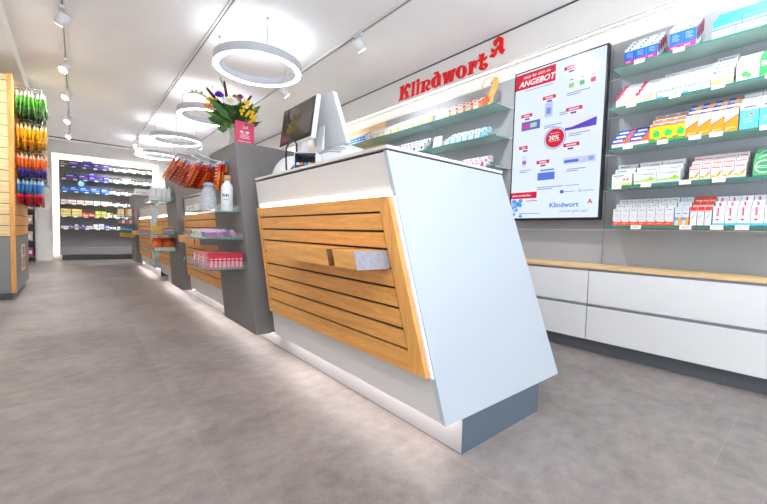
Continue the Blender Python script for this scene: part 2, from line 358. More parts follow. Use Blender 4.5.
LET=[
('K',[[(3.1874, 2.406), (3.1445, 2.4078), (3.1046, 2.4094), (3.1173, 2.3864), (3.1227, 2.3537), (3.0922, 2.3831), (3.0814, 2.3952), (3.0764, 2.4089), (3.032, 2.4096), (3.006, 2.3924), (3.0048, 2.366), (3.0296, 2.3558), (3.0472, 2.378), (3.0636, 2.3713), (3.0792, 2.3455), (3.0506, 2.3301), (3.0317, 2.28), (3.0142, 2.2567), (3.0863, 2.2506), (3.0926, 2.2658), (3.076, 2.2729), (3.1011, 2.3288), (3.118, 2.3257), (3.1237, 2.2739), (3.1093, 2.2565), (3.1878, 2.2558), (3.193, 2.2672), (3.1699, 2.2744), (3.1621, 2.3606), (3.1669, 2.3911)]]),
('l',[[(2.9912, 2.403), (2.9289, 2.401), (2.9407, 2.381), (2.9444, 2.2716), (2.9308, 2.2547), (2.992, 2.2509), (2.9957, 2.2593), (2.9787, 2.2697), (2.973, 2.3829)]]),
('i',[[(2.9187, 2.3636), (2.8488, 2.3631), (2.8685, 2.342), (2.8756, 2.2677), (2.8572, 2.2519), (2.9168, 2.251), (2.9203, 2.2578), (2.9039, 2.2681), (2.897, 2.3501)], [(2.9098, 2.4013), (2.8822, 2.4149), (2.8638, 2.3986), (2.8732, 2.376), (2.8905, 2.3687), (2.909, 2.3828)]]),
('n',[[(2.8437, 2.3638), (2.8285, 2.3665), (2.7777, 2.3624), (2.7431, 2.3663), (2.713, 2.3503), (2.7069, 2.324), (2.7206, 2.3033), (2.7419, 2.2953), (2.741, 2.2752), (2.7307, 2.2667), (2.7075, 2.2729), (2.7106, 2.2547), (2.7476, 2.2473), (2.7703, 2.2641), (2.7697, 2.296), (2.743, 2.3203), (2.744, 2.3418), (2.7623, 2.3507), (2.782, 2.3458), (2.7884, 2.2656), (2.7777, 2.2519), (2.8406, 2.251), (2.844, 2.2577), (2.8292, 2.2696), (2.8244, 2.3438)]]),
('d',[[(2.6651, 2.4015), (2.6463, 2.4061), (2.5992, 2.4031), (2.5937, 2.3829), (2.5674, 2.3543), (2.5698, 2.2663), (2.5554, 2.2533), (2.5971, 2.257), (2.639, 2.2467), (2.6731, 2.2611), (2.6921, 2.298), (2.6911, 2.3397), (2.6679, 2.3572), (2.6303, 2.3666), (2.626, 2.3757), (2.6551, 2.3915)], [(2.6297, 2.3526), (2.6429, 2.3324), (2.6487, 2.2925), (2.64, 2.2678), (2.619, 2.2646), (2.6136, 2.3099), (2.6136, 2.3513)]]),
('w',[[(2.5513, 2.363), (2.4901, 2.3643), (2.4949, 2.3523), (2.4881, 2.3201), (2.479, 2.3173), (2.4775, 2.3603), (2.4312, 2.3624), (2.4299, 2.3355), (2.42, 2.3093), (2.4117, 2.3167), (2.4174, 2.3448), (2.4267, 2.3597), (2.3797, 2.3625), (2.3832, 2.3473), (2.3953, 2.3314), (2.4086, 2.2498), (2.4565, 2.2505), (2.4629, 2.2924), (2.4723, 2.3052), (2.4741, 2.2489), (2.5234, 2.251), (2.5204, 2.2826), (2.5368, 2.345)]]),
('o',[[(2.3724, 2.3326), (2.3484, 2.3609), (2.3072, 2.367), (2.2657, 2.3503), (2.2465, 2.3186), (2.2463, 2.2804), (2.2612, 2.2563), (2.2973, 2.2447), (2.335, 2.2527), (2.3657, 2.2815), (2.3754, 2.3074)], [(2.3187, 2.3481), (2.3027, 2.3571), (2.2892, 2.3322), (2.2884, 2.2806), (2.298, 2.2578), (2.317, 2.2583), (2.3282, 2.2864), (2.3281, 2.3187)]]),
('r',[[(2.2277, 2.3601), (2.2145, 2.3652), (2.1831, 2.3642), (2.1771, 2.3528), (2.1599, 2.3645), (2.1247, 2.3466), (2.1277, 2.3303), (2.1345, 2.3139), (2.1448, 2.2893), (2.1623, 2.3011), (2.1657, 2.3241), (2.1589, 2.3437), (2.1743, 2.3425), (2.173, 2.267), (2.1623, 2.253), (2.2289, 2.2509), (2.2308, 2.2578), (2.2178, 2.2684), (2.2135, 2.3428)]]),
('t',[[(2.1119, 2.3959), (2.0892, 2.3911), (2.0524, 2.3935), (2.0554, 2.3794), (2.0617, 2.3572), (2.043, 2.3508), (2.023, 2.3573), (2.0243, 2.3384), (2.0454, 2.3244), (2.0641, 2.3306), (2.065, 2.273), (2.0569, 2.2582), (2.0444, 2.2572), (2.0389, 2.2646), (2.0585, 2.2922), (2.0335, 2.3034), (2.0123, 2.2862), (2.0169, 2.2605), (2.0453, 2.2453), (2.0824, 2.2491), (2.1074, 2.2712), (2.0958, 2.2952), (2.095, 2.3256), (2.1129, 2.3377), (2.1247, 2.3478), (2.1062, 2.3539), (2.1017, 2.3708)]]),
('A',[[(1.9615, 2.4574), (1.9082, 2.4826), (1.8633, 2.4531), (1.8619, 2.3657), (1.8441, 2.3519), (1.8682, 2.3182), (1.8966, 2.3406), (1.8997, 2.3693), (1.9175, 2.3731), (1.926, 2.366), (1.9249, 2.3429), (1.9505, 2.3188), (2.0001, 2.3393), (1.9765, 2.3558), (1.9462, 2.3529), (1.9377, 2.3626), (1.936, 2.3873), (1.9189, 2.4013), (1.8999, 2.4094), (1.901, 2.4324), (1.9122, 2.4451), (1.9205, 2.4346), (1.9256, 2.4189), (1.943, 2.41), (1.96, 2.4263)], [(1.979, 2.4078), (1.9478, 2.3864), (1.9448, 2.36), (1.979, 2.371)]]),
]
HORSE= [(1.8846, 2.1017), (1.8458, 2.0966), (1.835, 2.0607), (1.8416, 2.0102), (1.8627, 1.9699), (1.8846, 1.9426), (1.8865, 1.9165), (1.8978, 1.8927), (1.9379, 1.9), (1.9148, 1.917), (1.9297, 1.9611), (1.9223, 2.0061), (1.892, 2.031), (1.8823, 2.0547), (1.9054, 2.0481), (1.9188, 2.0653), (1.8915, 2.0839)]
HRING= [(1.8737, 2.1011), (1.9086, 2.1142), (1.9533, 2.1183), (1.9848, 2.102), (2.0013, 2.0687), (1.9946, 2.0327), (1.9701, 1.9989), (1.9304, 1.9761)]
# ------------------------------------------------------------------ sign
g = thing('shop_sign', 'red raised shop name lettering on the white bulkhead above the left shelves', 'sign', (2.832,2.6,2.24))
for n, loops in LET:
    m = M()
    fn = lambda u, v, d: (d, u, v)
    if n in ('i', 'A'):
        for l in loops: m.prism(l, fn, 2.828, 2.8398, redl)
    else: m.prism(loops if len(loops) > 1 else loops[0], fn, 2.828, 2.8398, redl)
    m.build('letter' if n != 'A' else 'pharmacy_emblem', g)

# ------------------------------------------------------------------ TV
g = thing('wall_screen', 'tall portrait advertising screen with black frame mounted on the grey wall', 'screen', (2.85,1.367,1.49))
TY0, TY1, TZ0, TZ1 = 1.715, 1.015, .888, 2.09
M().box(2.80, 2.845, TY1, TY0, TZ0, TZ1, blackp).build('casing', g, bevel=.002)
M().box(2.845, 2.90, 1.25, 1.5, 1.3, 1.7, blackp).build('wall_bracket', g)
def em(rgb, s=.36):
    k = 'screen_%d_%d_%d' % tuple(rgb)
    if k in MATS: return MATS[k]
    m = mat(k, (10,10,12), .12, emit=s, ecol=rgb); return m
sc = M().box(2.7985, 2.7999, TY1+.012, TY0-.012, TZ0+.018, TZ1-.012, em((214,226,250), .38)).build('screen_glass', g)
SY0, SY1, SZ0, SZ1 = TY0-.012, TY1+.012, TZ0+.018, TZ1-.012
SW, SH = SY0-SY1, SZ1-SZ0
def S(u, v, d=0): return (2.7980-d, SY0-u*SW, SZ0+v*SH)
gr = M()
def R(u0, v0, u1, v1, c, d=0): gr.quad(S(u0,v0,d), S(u1,v0,d), S(u1,v1,d), S(u0,v1,d), em(c))
def T(s, u, v, size, c, sh=0, bold=0, d=.0006, xs=1):
    gr.text(s, lambda x, y, z: (2.7980-d, SY0-u*SW-x, SZ0+v*SH+y), size, em(c), sh, bold, xs=xs)
RED, GREY, BLU = (205,20,60), (150,150,185), (60,90,190)
R(0, .885, .485, .99, RED)
T('jetzt für dich im', .10, .955, .034, (255,255,255), .3)
T('ANGEBOT', .045, .903, .062, (255,255,255), .25, .02)
R(.12,.868,.46,.873,GREY)
def cluster(u, v, w=.17):
    R(u, v, u+w, v+.022, RED); R(u+.02, v-.022, u+w+.02, v-.004, (235,238,250), .0004)
    R(u+.03, v+.006, u+w-.03, v+.015, (240,200,215), .0004); R(u+.05, v-.019, u+.11, v-.007, (110,80,130), .0006)
def textbars(u, v, w): R(u, v, u+w, v+.006, GREY); R(u, v-.012, u+w*.6, v-.006, GREY)
cluster(.58,.925,.16)
for u, c in ((.64,(150,205,110)),(.75,(70,185,120)),(.86,(215,70,100))):
    R(u, .80, u+.05, .875, (225,232,245), .0002); R(u, .81, u+.05, .838, c, .0004); R(u+.01, .855, u+.04, .862, (170,60,110), .0005)
textbars(.62,.775,.24)
cluster(.35,.775,.15); R(.38,.66,.47,.755,(180,195,235),.0002); R(.40,.68,.45,.72,(120,140,210),.0004); textbars(.55,.665,.16)
cluster(.09,.69,.14); R(.10,.60,.33,.66,(105,95,185),.0002); R(.12,.615,.2,.64,(215,60,130),.0004); R(.21,.615,.29,.645,(160,210,190),.0004); textbars(.38,.60,.2)
cluster(.62,.665,.17); R(.62,.585,.94,.62,(225,225,245),.0002); gr.add([S(.62,.555,.0004),S(.94,.555,.0004),S(.94,.60,.0004)],[(0,1,2)],em((95,60,190))); R(.62,.548,.94,.565,(95,60,190),.0003); textbars(.66,.52,.22)
cluster(.08,.475,.11); R(.13,.35,.18,.43,(205,212,240),.0002); R(.13,.37,.18,.395,(160,90,180),.0004); textbars(.1,.325,.15)
cluster(.31,.36,.15); R(.33,.235,.53,.30,(90,120,215),.0002); R(.33,.235,.53,.25,(225,232,250),.0004); R(.36,.31,.52,.32,(100,130,205),.0004); textbars(.33,.20,.3)
cluster(.61,.445,.17); R(.62,.335,.95,.375,(190,200,235),.0002); R(.63,.345,.78,.362,(80,110,200),.0004); R(.88,.345,.93,.37,(140,160,225),.0004); textbars(.66,.30,.2)
gr.prism([(.51+.105*math.cos(a*PI/16), .515+.105*SW/SH*math.sin(a*PI/16)) for a in range(32)], lambda u, v, d: S(u, v, d), 0, .0002, em((205,25,60)))
gr.prism([[(.51+.125*math.cos(a*PI/16), .515+.125*SW/SH*math.sin(a*PI/16)) for a in range(32)], [(.51+.112*math.cos(a*PI/16), .515+.112*SW/SH*math.sin(a*PI/16)) for a in range(32)]], lambda u, v, d: S(u, v, d), 0, .0002, em((150,170,215)))
T('30%', .44, .505, .048, (255,255,255), 0, .01); R(.45,.495,.57,.499,(240,190,200),.0006); R(.46,.545,.56,.549,(240,190,200),.0006)
R(0,.135,.33,.178,RED); T('Jetzt entdecken', .02, .15, .026, (255,255,255), .1)
for i in range(26):
    rr = random.Random(i); u, v, q = rr.uniform(.0,.14), rr.uniform(.01,.125), rr.uniform(.012,.03)
    gr.prism([(u+q*math.cos(a*PI/4), v+q*.55*math.sin(a*PI/4)) for a in range(8)], lambda a_, b_, d: S(max(.002,a_), max(.004,b_), d+.0001*i*.2), 0, .00004, em(rr.choice([(90,150,225),(150,195,240),(45,110,210)])))
R(.20,.115,.34,.12,RED); R(.12,.03,.38,.034,(90,110,200))
R(.60,.155,.64,.175,BLU); R(.65,.162,.76,.167,GREY); R(.79,.155,.83,.175,(190,200,230)); R(.84,.162,.95,.167,GREY); R(.66,.20,.8,.205,GREY)
T('Klindwort', .485, .068, .05, (20,110,200), 0, .02, xs=1.05)
T('A', .895, .085, .045, (200,20,60), 0, .03)
T("...und mir geht's gut!", .58, .035, .026, (90,110,180), .3)
o = gr.build('screen_graphics', None); adopt(o, sc)

# ------------------------------------------------------------------ glass shelves on the right wall
SHZ = [1.864, 1.605, 1.346, 1.097, .838]
SN = ['top shelf', 'second shelf', 'third shelf', 'fourth shelf', 'bottom shelf']
def glass_shelf(x0, x1, y0, y1, z, label, grp):
    o = M().box(x0+.002, x1, y0+.002, y1-.002, z-.009, z, glass).box(x0, x0+.0019, y0, y1, z-.009, z, glassedge).box(x0+.002, x1, y1-.0019, y1, z-.009, z, glassedge).build('glass_shelf')
    return tag(o, label, 'shelf', grp)
for i, z in enumerate(SHZ):
    glass_shelf(2.695, 2.8935, -.6, .95, z, 'green glass shelf right of the screen, '+['topmost','second from top','third from top','fourth from top','lowest, holding red-based cartons'][i], 'glass shelves right of the screen')
for i, z in enumerate(SHZ[:3]):
    glass_shelf(2.695, 2.8935, 1.803, 2.643, z, 'green glass shelf left of the screen, near section, '+['topmost','second from top','third from top'][i], 'glass shelves left of the screen')
    glass_shelf(2.695, 2.8935, 2.646, 4.3, z, 'green glass shelf under the red sign, far section, '+['topmost','second from top','third from top'][i], 'glass shelves left of the screen')

# ------------------------------------------------------------------ cartons
W_ = (222,224,226)
def carton(w, d, h, base, deco, rough=.4):
    """decor: ('r',u0,v0,u1,v1,rgb) ('p',[(u,v)..],rgb) ('t',text,u,v,size,rgb)"""
    m = M(); m.box(0, d, -w/2, w/2, 0, h, col(base, rough)); k = .0004
    for e in deco:
        P = lambda u, v: (-k, w/2-u*w, v*h)
        if e[0] == 'r': m.quad(P(e[1],e[2]), P(e[3],e[2]), P(e[3],e[4]), P(e[1],e[4]), col(e[5]))
        elif e[0] == 'p': m.add([P(*q) for q in e[1]], [tuple(range(len(e[1])))], col(e[2]))
        elif e[0] == 'o':
            _, u, v, r, c = e; m.add([(-k, w/2-u*w-r*math.cos(a*PI/6), v*h+r*math.sin(a*PI/6)) for a in range(12)], [tuple(range(12))], col(c))
        elif e[0] == 't':
            _, s, u, v, sz, c = e; kk = k; m.text(s, lambda x, y, z: (-kk, w/2-u*w-x, v*h+y), sz, col(c), 0, .01)
        elif e[0] == 's':   # band along the near side too
            m.quad((0,-w/2-k,e[1]*h), (d,-w/2-k,e[1]*h), (d,-w/2-k,e[2]*h), (0,-w/2-k,e[2]*h), col(e[3]))
        k += .0002
    return m
def lines(n, u0, u1, v0, v1, c=(170,170,180)):
    return [('r', u0, v0+(v1-v0)*i/n, u1-(u1-u0)*.25*(i%2), v0+(v1-v0)*(i+.35)/n, c) for i in range(n)]

def fill_row(name, what, where, yl, yr, n, rows, d, h, base, deco, z, x0=2.715, dx=.055, dz=.034, zr=.007, cat='box', riser=True, minus=()):
    w = (yl-yr)/n
    proto = carton(w-.0025, min(d, dx-.004) if rows > 1 else d, h, base, deco).build(name)
    first = True; grp = what+' cartons on the '+where
    if len(grp) > 70: grp = grp[:70]
    for r in range(rows):
        for c in range(n):
            if (r, c) in minus: continue
            y = yl-w*(c+.5)
            pos = (x0+r*dx, y, z+zr+r*dz+.0005)
            if n == 1: lab = '%s carton, %s, %s' % (what, where, ROW[r])
            else: lab = '%s carton, %s, %s %s' % (what, where, ROW[r], ORD[c])
            if n == 1 and rows == 1: lab = '%s carton, %s' % (what, where)
            if first: proto.location = pos; o = proto; first = False
            else: o = proto.copy(); C.objects.link(o); o.location = pos
            tag(o, lab, cat, grp if n*rows > 1 else None)
    if riser and rows:
        m = M()
        for r in range(rows):
            xa = x0+r*dx-.001; xb = x0+(r+1)*dx-.0012 if r < rows-1 else min(2.893, x0+(r+1)*dx-.0012)
            m.box(xa, xb, yr+.0005, yl-.0005, z+.0003, z+zr+r*dz, clear)
            m.box(xa, xb, yr-.010, yr-.0085, z+zr+r*dz+.0, z+zr+r*dz+.02, clear)
        tag(m.build('display_riser'), 'clear acrylic step under the %s cartons, %s' % (what, where), 'display riser', 'acrylic risers')

def price_tag(px, y, z, label, w=.05, h=.024):
    o = tagm.copy(); C.objects.link(o); o.location = (px, y, z); tag(o, label, 'price tag', 'price tags on the glass shelves'); return o
tagm = M().hexa([(-.006,-.027,-.013),(-.0035,-.027,-.013),(-.0035,.027,-.013),(-.006,.027,-.013),(-.0025,-.027,.0125),(0,-.027,.0125),(0,.027,.0125),(-.0025,.027,.0125)], paper)
for v in (.004, -.004): tagm.quad((-.0048-(.001 if v<0 else -.0004),.018,v-.002),(-.0048-(.001 if v<0 else -.0004),-.018,v-.002),(-.0048-(.0006 if v<0 else -.001),-.018,v+.002),(-.0048-(.0006 if v<0 else -.001),.018,v+.002), col((205,170,180)))
tagm = tagm.build('price_tag'); _tag0 = True
PT = [[.80,.605,.215],[.83,.61,.42,.215],[.835,.655,.505,.415,.22],[.885,.725,.535,.39],[.765,.52,.385,.285]]
PN = ['leftmost','second from left','third from left','fourth from left','rightmost']
for i, row in enumerate(PT):
    for j, y in enumerate(row):
        lab = 'white price tag on %s right of screen, %s' % (SN[i], PN[j])
        if _tag0: tagm.location = (2.6949, y, SHZ[i]-.004); tag(tagm, lab, 'price tag', 'price tags on the glass shelves'); _tag0 = False
        else: price_tag(2.6949, y, SHZ[i]-.004, lab)

RS = ['%s right of screen' % s for s in SN]
blu, pnk = (20,105,205), (195,40,130)
A_ = [('r',0,.22,1,.8,blu),('r',0,0,1,.22,pnk),('p',[(0,.8),(1,.8),(.0,.98)],(225,232,240)),('o',.5,.9,.006,(60,140,110))]+lines(4,.2,.8,.42,.72,(150,195,240))+[('o',.6,.36,.004,(235,60,130)),('r',.15,.08,.6,.14,(235,180,210)),('s',.3,.85,(150,70,110))]
fill_row('supplement_box', 'small blue and pink', RS[0], .891, .713, 3, 4, .04, .095, W_, A_, SHZ[0], dx=.042, dz=.031)
fill_row('supplement_box', 'tall blue and pink', RS[0], .658, .532, 2, 4, .04, .128, W_, A_, SHZ[0], dx=.042, dz=.029)
C_ = [('r',0,0,1,.42,(190,225,228)),('r',0,.42,1,.52,(60,110,205)),('r',0,.62,1,1,(0,165,150)),('r',0,.52,1,.62,(140,205,205)),('r',.7,.1,.9,.4,(110,150,215)),('r',.1,.55,.8,.58,W_),('s',.5,1,(0,150,140))]
fill_row('medicine_box', 'wide teal and blue', RS[0], .465, .225, 2, 4, .04, .092, (170,215,222), C_, SHZ[0], dx=.045, dz=.03)
fill_row('medicine_box', 'wide teal and blue far-right', RS[0], .215, .095, 1, 4, .04, .092, (170,215,222), C_, SHZ[0], dx=.045, dz=.03)
D_ = [('p',[(0,1),(.3,1),(0,.62)],(225,40,90)),('r',.2,.45,.6,.52,(170,160,200)),('p',[(.02,.22),(.3,.16),(.65,.3),(1,.62),(1,.5),(.65,.16),(.3,.08),(.02,.12)],(250,195,50)),('o',.75,.38,.011,(250,190,60)),('o',.75,.38,.007,W_)]+lines(2,.35,.9,.66,.82,(150,150,190))
fill_row('tablet_box', 'white, red-cornered', RS[1], .925, .705, 2, 4, .04, .062, W_, D_, SHZ[1], dx=.045, dz=.035)
E_ = [('t','Soledum',.06,.42,.031,(15,120,75)),('r',.0,0,.22,.14,(60,170,220)),('p',[(.6,.1),(.85,.16),(.75,.3)],(110,190,215)),('r',.12,.8,.5,.86,(150,200,180)),('r',.12,.28,.55,.33,(190,200,200))]
fill_row('cough_capsule_box', 'white green-lettered', RS[1], .702, .458, 2, 4, .04, .066, W_, E_, SHZ[1], dx=.045, dz=.037)
F_ = [('p',[(0,0),(1,0),(1,.5),(0,.3)],(215,235,150)),('p',[(0,0),(.7,0),(.3,.3),(0,.3)],(190,220,90)),('o',.15,.8,.006,(60,90,170)),('r',.25,.8,.8,.86,(90,120,170)),('r',.2,.6,.75,.66,(150,190,130))]
fill_row('tablet_box', 'white and lime', RS[1], .456, .363, 1, 4, .04, .088, W_, F_, SHZ[1], dx=.045, dz=.035)
G_ = [('r',.72,0,1,1,(30,175,80)),('o',.28,.28,.014,(60,175,70)),('o',.4,.2,.012,(70,185,80)),('r',.12,.72,.6,.78,(160,200,160)),('r',.78,.5,.94,.75,(215,240,220)),('r',.3,.45,.34,.6,(60,150,60))]
fill_row('herbal_tea_box', 'white, green-striped', RS[1], .355, .232, 1, 3, .05, .10, W_, G_, SHZ[1], dx=.05, dz=.03)
fill_row('herbal_tea_box', 'white, green-striped far-right', RS[1], .222, .10, 1, 3, .05, .10, W_, G_, SHZ[1], dx=.05, dz=.03)
I_ = [('r',0,.42,1,1,(50,85,185)),('t','VOLTAREN',.08,.52,.017,W_),('p',[(.62,.42),(.62,.65),(1,1),(1,.42)],(240,110,60)),('r',0,.34,1,.42,(235,70,80)),('r',.1,.14,.6,.2,(170,180,200))]
I_[1] = ('r',.08,.58,.62,.8,(225,230,245))
fill_row('ointment_box', 'flat blue and white', RS[2], .937, .731, 2, 3, .05, .054, W_, I_, SHZ[2], dx=.055, dz=.037)
J_ = [('r',0,0,1,.85,(240,235,20)),('r',0,0,1,.12,(60,180,60)),('p',[(.3,.25),(.9,.25),(.95,.5),(.6,.65),(.3,.5)],(60,200,90)),('r',0,.12,.5,.2,(230,80,50)),('r',0,.82,1,.9,(240,120,60)),('r',.15,.92,.85,.96,(90,110,190)),('p',[(.35,.55),(.6,.65),(.3,.75)],(170,225,60))]
fill_row('syrup_box', 'yellow and green', RS[2], .729, .554, 3, 3, .05, .105, W_, J_, SHZ[2], dx=.052, dz=.036)
K_ = [('p',[(0,0),(1,0),(1,.62),(0,.32)],(250,150,20)),('p',[(0,.32),(1,.62),(1,.68),(0,.38)],(235,90,60)),('r',.0,.93,.55,1,(40,70,170)),('r',.55,.93,1,1,(240,120,20)),('r',.2,.78,.85,.82,(190,170,170)),('r',.2,.7,.6,.73,(200,180,180)),('p',[(.12,.05),(.35,.08),(.2,.18)],(255,225,170)),('r',.3,.12,.85,.16,(255,200,110))]
fill_row('syrup_box', 'tall orange and white', RS[2], .554, .332, 4, 3, .05, .128, W_, K_, SHZ[2], dx=.052, dz=.036)
L_ = [('r',0,0,1,.72,(95,205,235)),('o',.6,.55,.008,(235,110,90)),('r',.2,.8,.85,.86,(90,110,180)),('r',.2,.35,.6,.39,(190,235,245)),('r',.2,.25,.7,.28,(190,235,245)),('s',0,.7,(80,185,220))]
fill_row('nasal_spray_box', 'sky blue', RS[2], .328, .108, 3, 3, .05, .135, W_, L_, SHZ[2], dx=.052, dz=.036)
M_ = [('r',0,0,1,.16,(205,230,110)),('o',.62,.48,.0065,(245,100,30)),('o',.8,.48,.0065,(245,100,30)),('r',.08,.78,.6,.86,(90,150,110)),('r',.08,.62,.45,.67,(180,190,180))]
fill_row('tablet_box', 'white orange-dotted', RS[3], .923, .808, 1, 3, .05, .074, W_, M_, SHZ[3], dx=.055, dz=.036)
N_ = [('p',[(0,.26),(.55,.3),(.8,.5),(1,.3),(.9,.2),(0,.16)],(165,215,50)),('p',[(.7,.3),(.78,.62),(.86,.34)],(140,200,60)),('r',.1,.78,.4,.83,(150,200,120)),('r',.45,.72,.9,.78,(140,150,160))]+[('s',.3,.8,(205,215,230))]
fill_row('tablet_box', 'white leaf-printed', RS[3], .799, .563, 2, 3, .05, .074, W_, N_, SHZ[3], dx=.055, dz=.037)
O_ = [('p',[(.05,.3),(.4,.16),(.75,.36),(.98,.55),(.8,.2),(.4,.06),(.05,.1)],(250,200,20)),('p',[(.5,.24),(.98,.6),(.9,.4),(.6,.2)],(240,130,30)),('r',.08,.74,.85,.82,(225,120,110)),('o',.3,.18,.004,(110,170,60)),('r',.4,.5,.75,.54,(220,190,190)),('r',.1,.9,.9,.97,(240,190,185))]
fill_row('effervescent_box', 'white, yellow-waved', RS[3], .524, .287, 5, 3, .05, .077, W_, O_, SHZ[3], dx=.055, dz=.036)
P_ = [('o',.5,.5,.034,W_),('o',.5,.5,.028,(60,170,100)),('r',.2,.42,.8,.56,W_),('r',.28,.46,.72,.52,(60,170,100))]
fill_row('herbal_sweet_box', 'green round-printed', RS[3], .264, .10, 2, 3, .05, .088, (90,180,120), P_, SHZ[3], dx=.055, dz=.034)
Q_ = [('r',0,0,1,.2,(240,80,30)),('p',[(0,.2),(.25,.2),(.08,.3)],(240,80,30)),('r',.25,.86,.8,.9,(160,150,150)),('r',.2,.6,.8,.63,(190,190,195)),('r',.2,.5,.7,.53,(200,200,205)),('r',.2,.08,.75,.12,(255,180,150))]
fill_row('tablet_box', 'white red-based', RS[4], .905, .581, 7, 3, .05, .106, W_, Q_, SHZ[4])
R_ = [('r',0,.28,.6,.44,(120,160,230)),('p',[(.55,0),(1,0),(1,.42),(.55,.42)],(250,170,40)),('r',.2,.8,.8,.94,(190,215,240)),('r',.2,.62,.8,.66,(60,90,190)),('r',.2,.1,.45,.25,(200,220,245))]
fill_row('drops_box', 'white blue and orange', RS[4], .578, .511, 2, 3, .05, .108, W_, R_, SHZ[4], dz=.032)
S_ = [('r',0,.8,1,1,(230,60,35)),('p',[(.2,.4),(.75,.62),(.78,.58),(.25,.34)],(90,160,215)),('r',0,0,.08,1,(235,130,130)),('r',.2,.72,.8,.76,(220,160,160))]
fill_row('plaster_box', 'white red-topped', RS[4], .508, .412, 3, 3, .05, .104, (238,238,242), S_, SHZ[4], dz=.034)
T_ = [('r',0,0,1,.12,(80,205,235)),('r',.3,.5,.5,.92,(225,60,130)),('r',.34,.52,.38,.9,W_),('p',[(.2,.3),(.4,.36),(.6,.3),(.4,.24)],(225,50,120)),('r',.6,.45,.9,.47,(130,200,210)),('r',.6,.6,.85,.63,(190,210,220)),('r',.6,.7,.8,.73,(190,210,220))]
fill_row('cream_box', 'white pink-lettered', RS[4], .408, .108, 6, 3, .05, .104, (240,240,245), T_, SHZ[4], dz=.032)

# left-hand section, under the sign
LS = ['%s left of screen' % s for s in SN]
la = [('p',[(.72,0),(1,0),(1,1),(.6,1)],(238,90,40)),('o',.78,.45,.015,(250,180,90)),('r',.08,.55,.5,.68,(220,120,100)),('r',.08,.3,.45,.36,(200,180,180)),('s',0,1,(235,110,60))]
fill_row('lozenge_box', 'white and orange', LS[0], 2.399, 1.98, 5, 3, .05, .058, W_, la, SHZ[0], dx=.05, dz=.032)
lb = [('p',[(.7,0),(1,0),(1,.7),(.85,.85)],(250,180,40)),('o',.8,.5,.014,(250,160,30)),('r',.08,.6,.55,.75,(170,175,190)),('r',.1,.25,.45,.32,(190,190,200)),('o',.2,.3,.006,(70,90,170))]
fill_row('lozenge_box', 'white and golden', LS[0], 3.634, 2.56, 9, 3, .05, .062, W_, lb, SHZ[0], dx=.05, dz=.032)
lc = [('r',0,.15,1,.9,(40,115,195)),('r',.2,.4,.8,.6,(190,215,240))]
fill_row('eye_drop_box', 'small blue', LS[0], 4.1, 3.66, 6, 3, .05, .07, (210,225,240), lc, SHZ[0], dx=.05, dz=.032)
l2a = [('o',.75,.5,.018,(30,70,190)),('p',[(.8,.1),(1,.1),(1,.5)],(250,180,50)),('r',.06,.6,.5,.8,(60,80,170)),('r',.06,.3,.45,.38,(200,190,190))]
fill_row('tablet_box', 'white blue-spotted', LS[1], 3.2, 2.66, 5, 3, .05, .052, W_, l2a, SHZ[1], dx=.05, dz=.04)
l2b = [('p',[(.6,0),(1,0),(1,1),(.75,1)],(90,180,225)),('r',.08,.55,.5,.7,(110,130,190)),('r',.08,.25,.45,.32,(190,200,215)),('s',.1,.9,(150,200,235))]
fill_row('lozenge_box', 'white and light-blue', LS[1], 2.376, 1.96, 6, 3, .05, .046, W_, l2b, SHZ[1], dx=.05, dz=.032)
l3 = [('p',[(.65,.1),(1,.1),(1,.8),(.8,.9)],(215,60,140)),('r',.08,.55,.55,.7,(180,110,150)),('r',.08,.25,.45,.32,(210,190,200))]
fill_row('tablet_box', 'white magenta-marked', LS[2], 2.232, 1.93, 3, 3, .05, .05, W_, l3, SHZ[2], dx=.05, dz=.03)
for z, y, l in ((SHZ[0], 2.48, 'topmost shelf left of screen'), (SHZ[1], 2.5, 'second shelf left of screen')):
    m = M(); m.hexa([(2.73,y-.05,0),(2.733,y-.05,0),(2.733,y+.05,0),(2.73,y+.05,0),(2.76,y-.05,.115),(2.763,y-.05,.115),(2.763,y+.05,.115),(2.76,y+.05,.115)], paper)
    m.box(2.728, 2.78, y-.05, y+.05, -.0, .003, clear)
    for v in (.1, .07, .05): xx = 2.7285+.03*v/.115; m.quad((xx,y+.035,v-.006),(xx,y-.035,v-.006),(xx+.003,y-.035,v+.006),(xx+.003,y+.035,v+.006), col((215,90,80) if v == .1 else (225,180,175)))
    tag(m.build('leaflet_card', loc=(0,0,z+.0005)), 'white leaflet card with red print, %s' % l, 'card')

# seahorse
g = thing('seahorse_figure', 'golden wooden seahorse figure with a thin ring on the shelf end', 'figurine', (2.75,1.92,SHZ[0]))
M().prism(HORSE, lambda u, v, d: (d, u, v), 2.746, 2.752, gold).build('seahorse_body', g)
M().tube([(2.749, a, b) for a, b in HRING], .0035, gold).build('ring', g)
M().lathe([(.03,0),(.03,.006),(.012,.012),(.006,.035)], 2.749, 1.922, gold, z0=SHZ[0]+.0005).build('base', g)
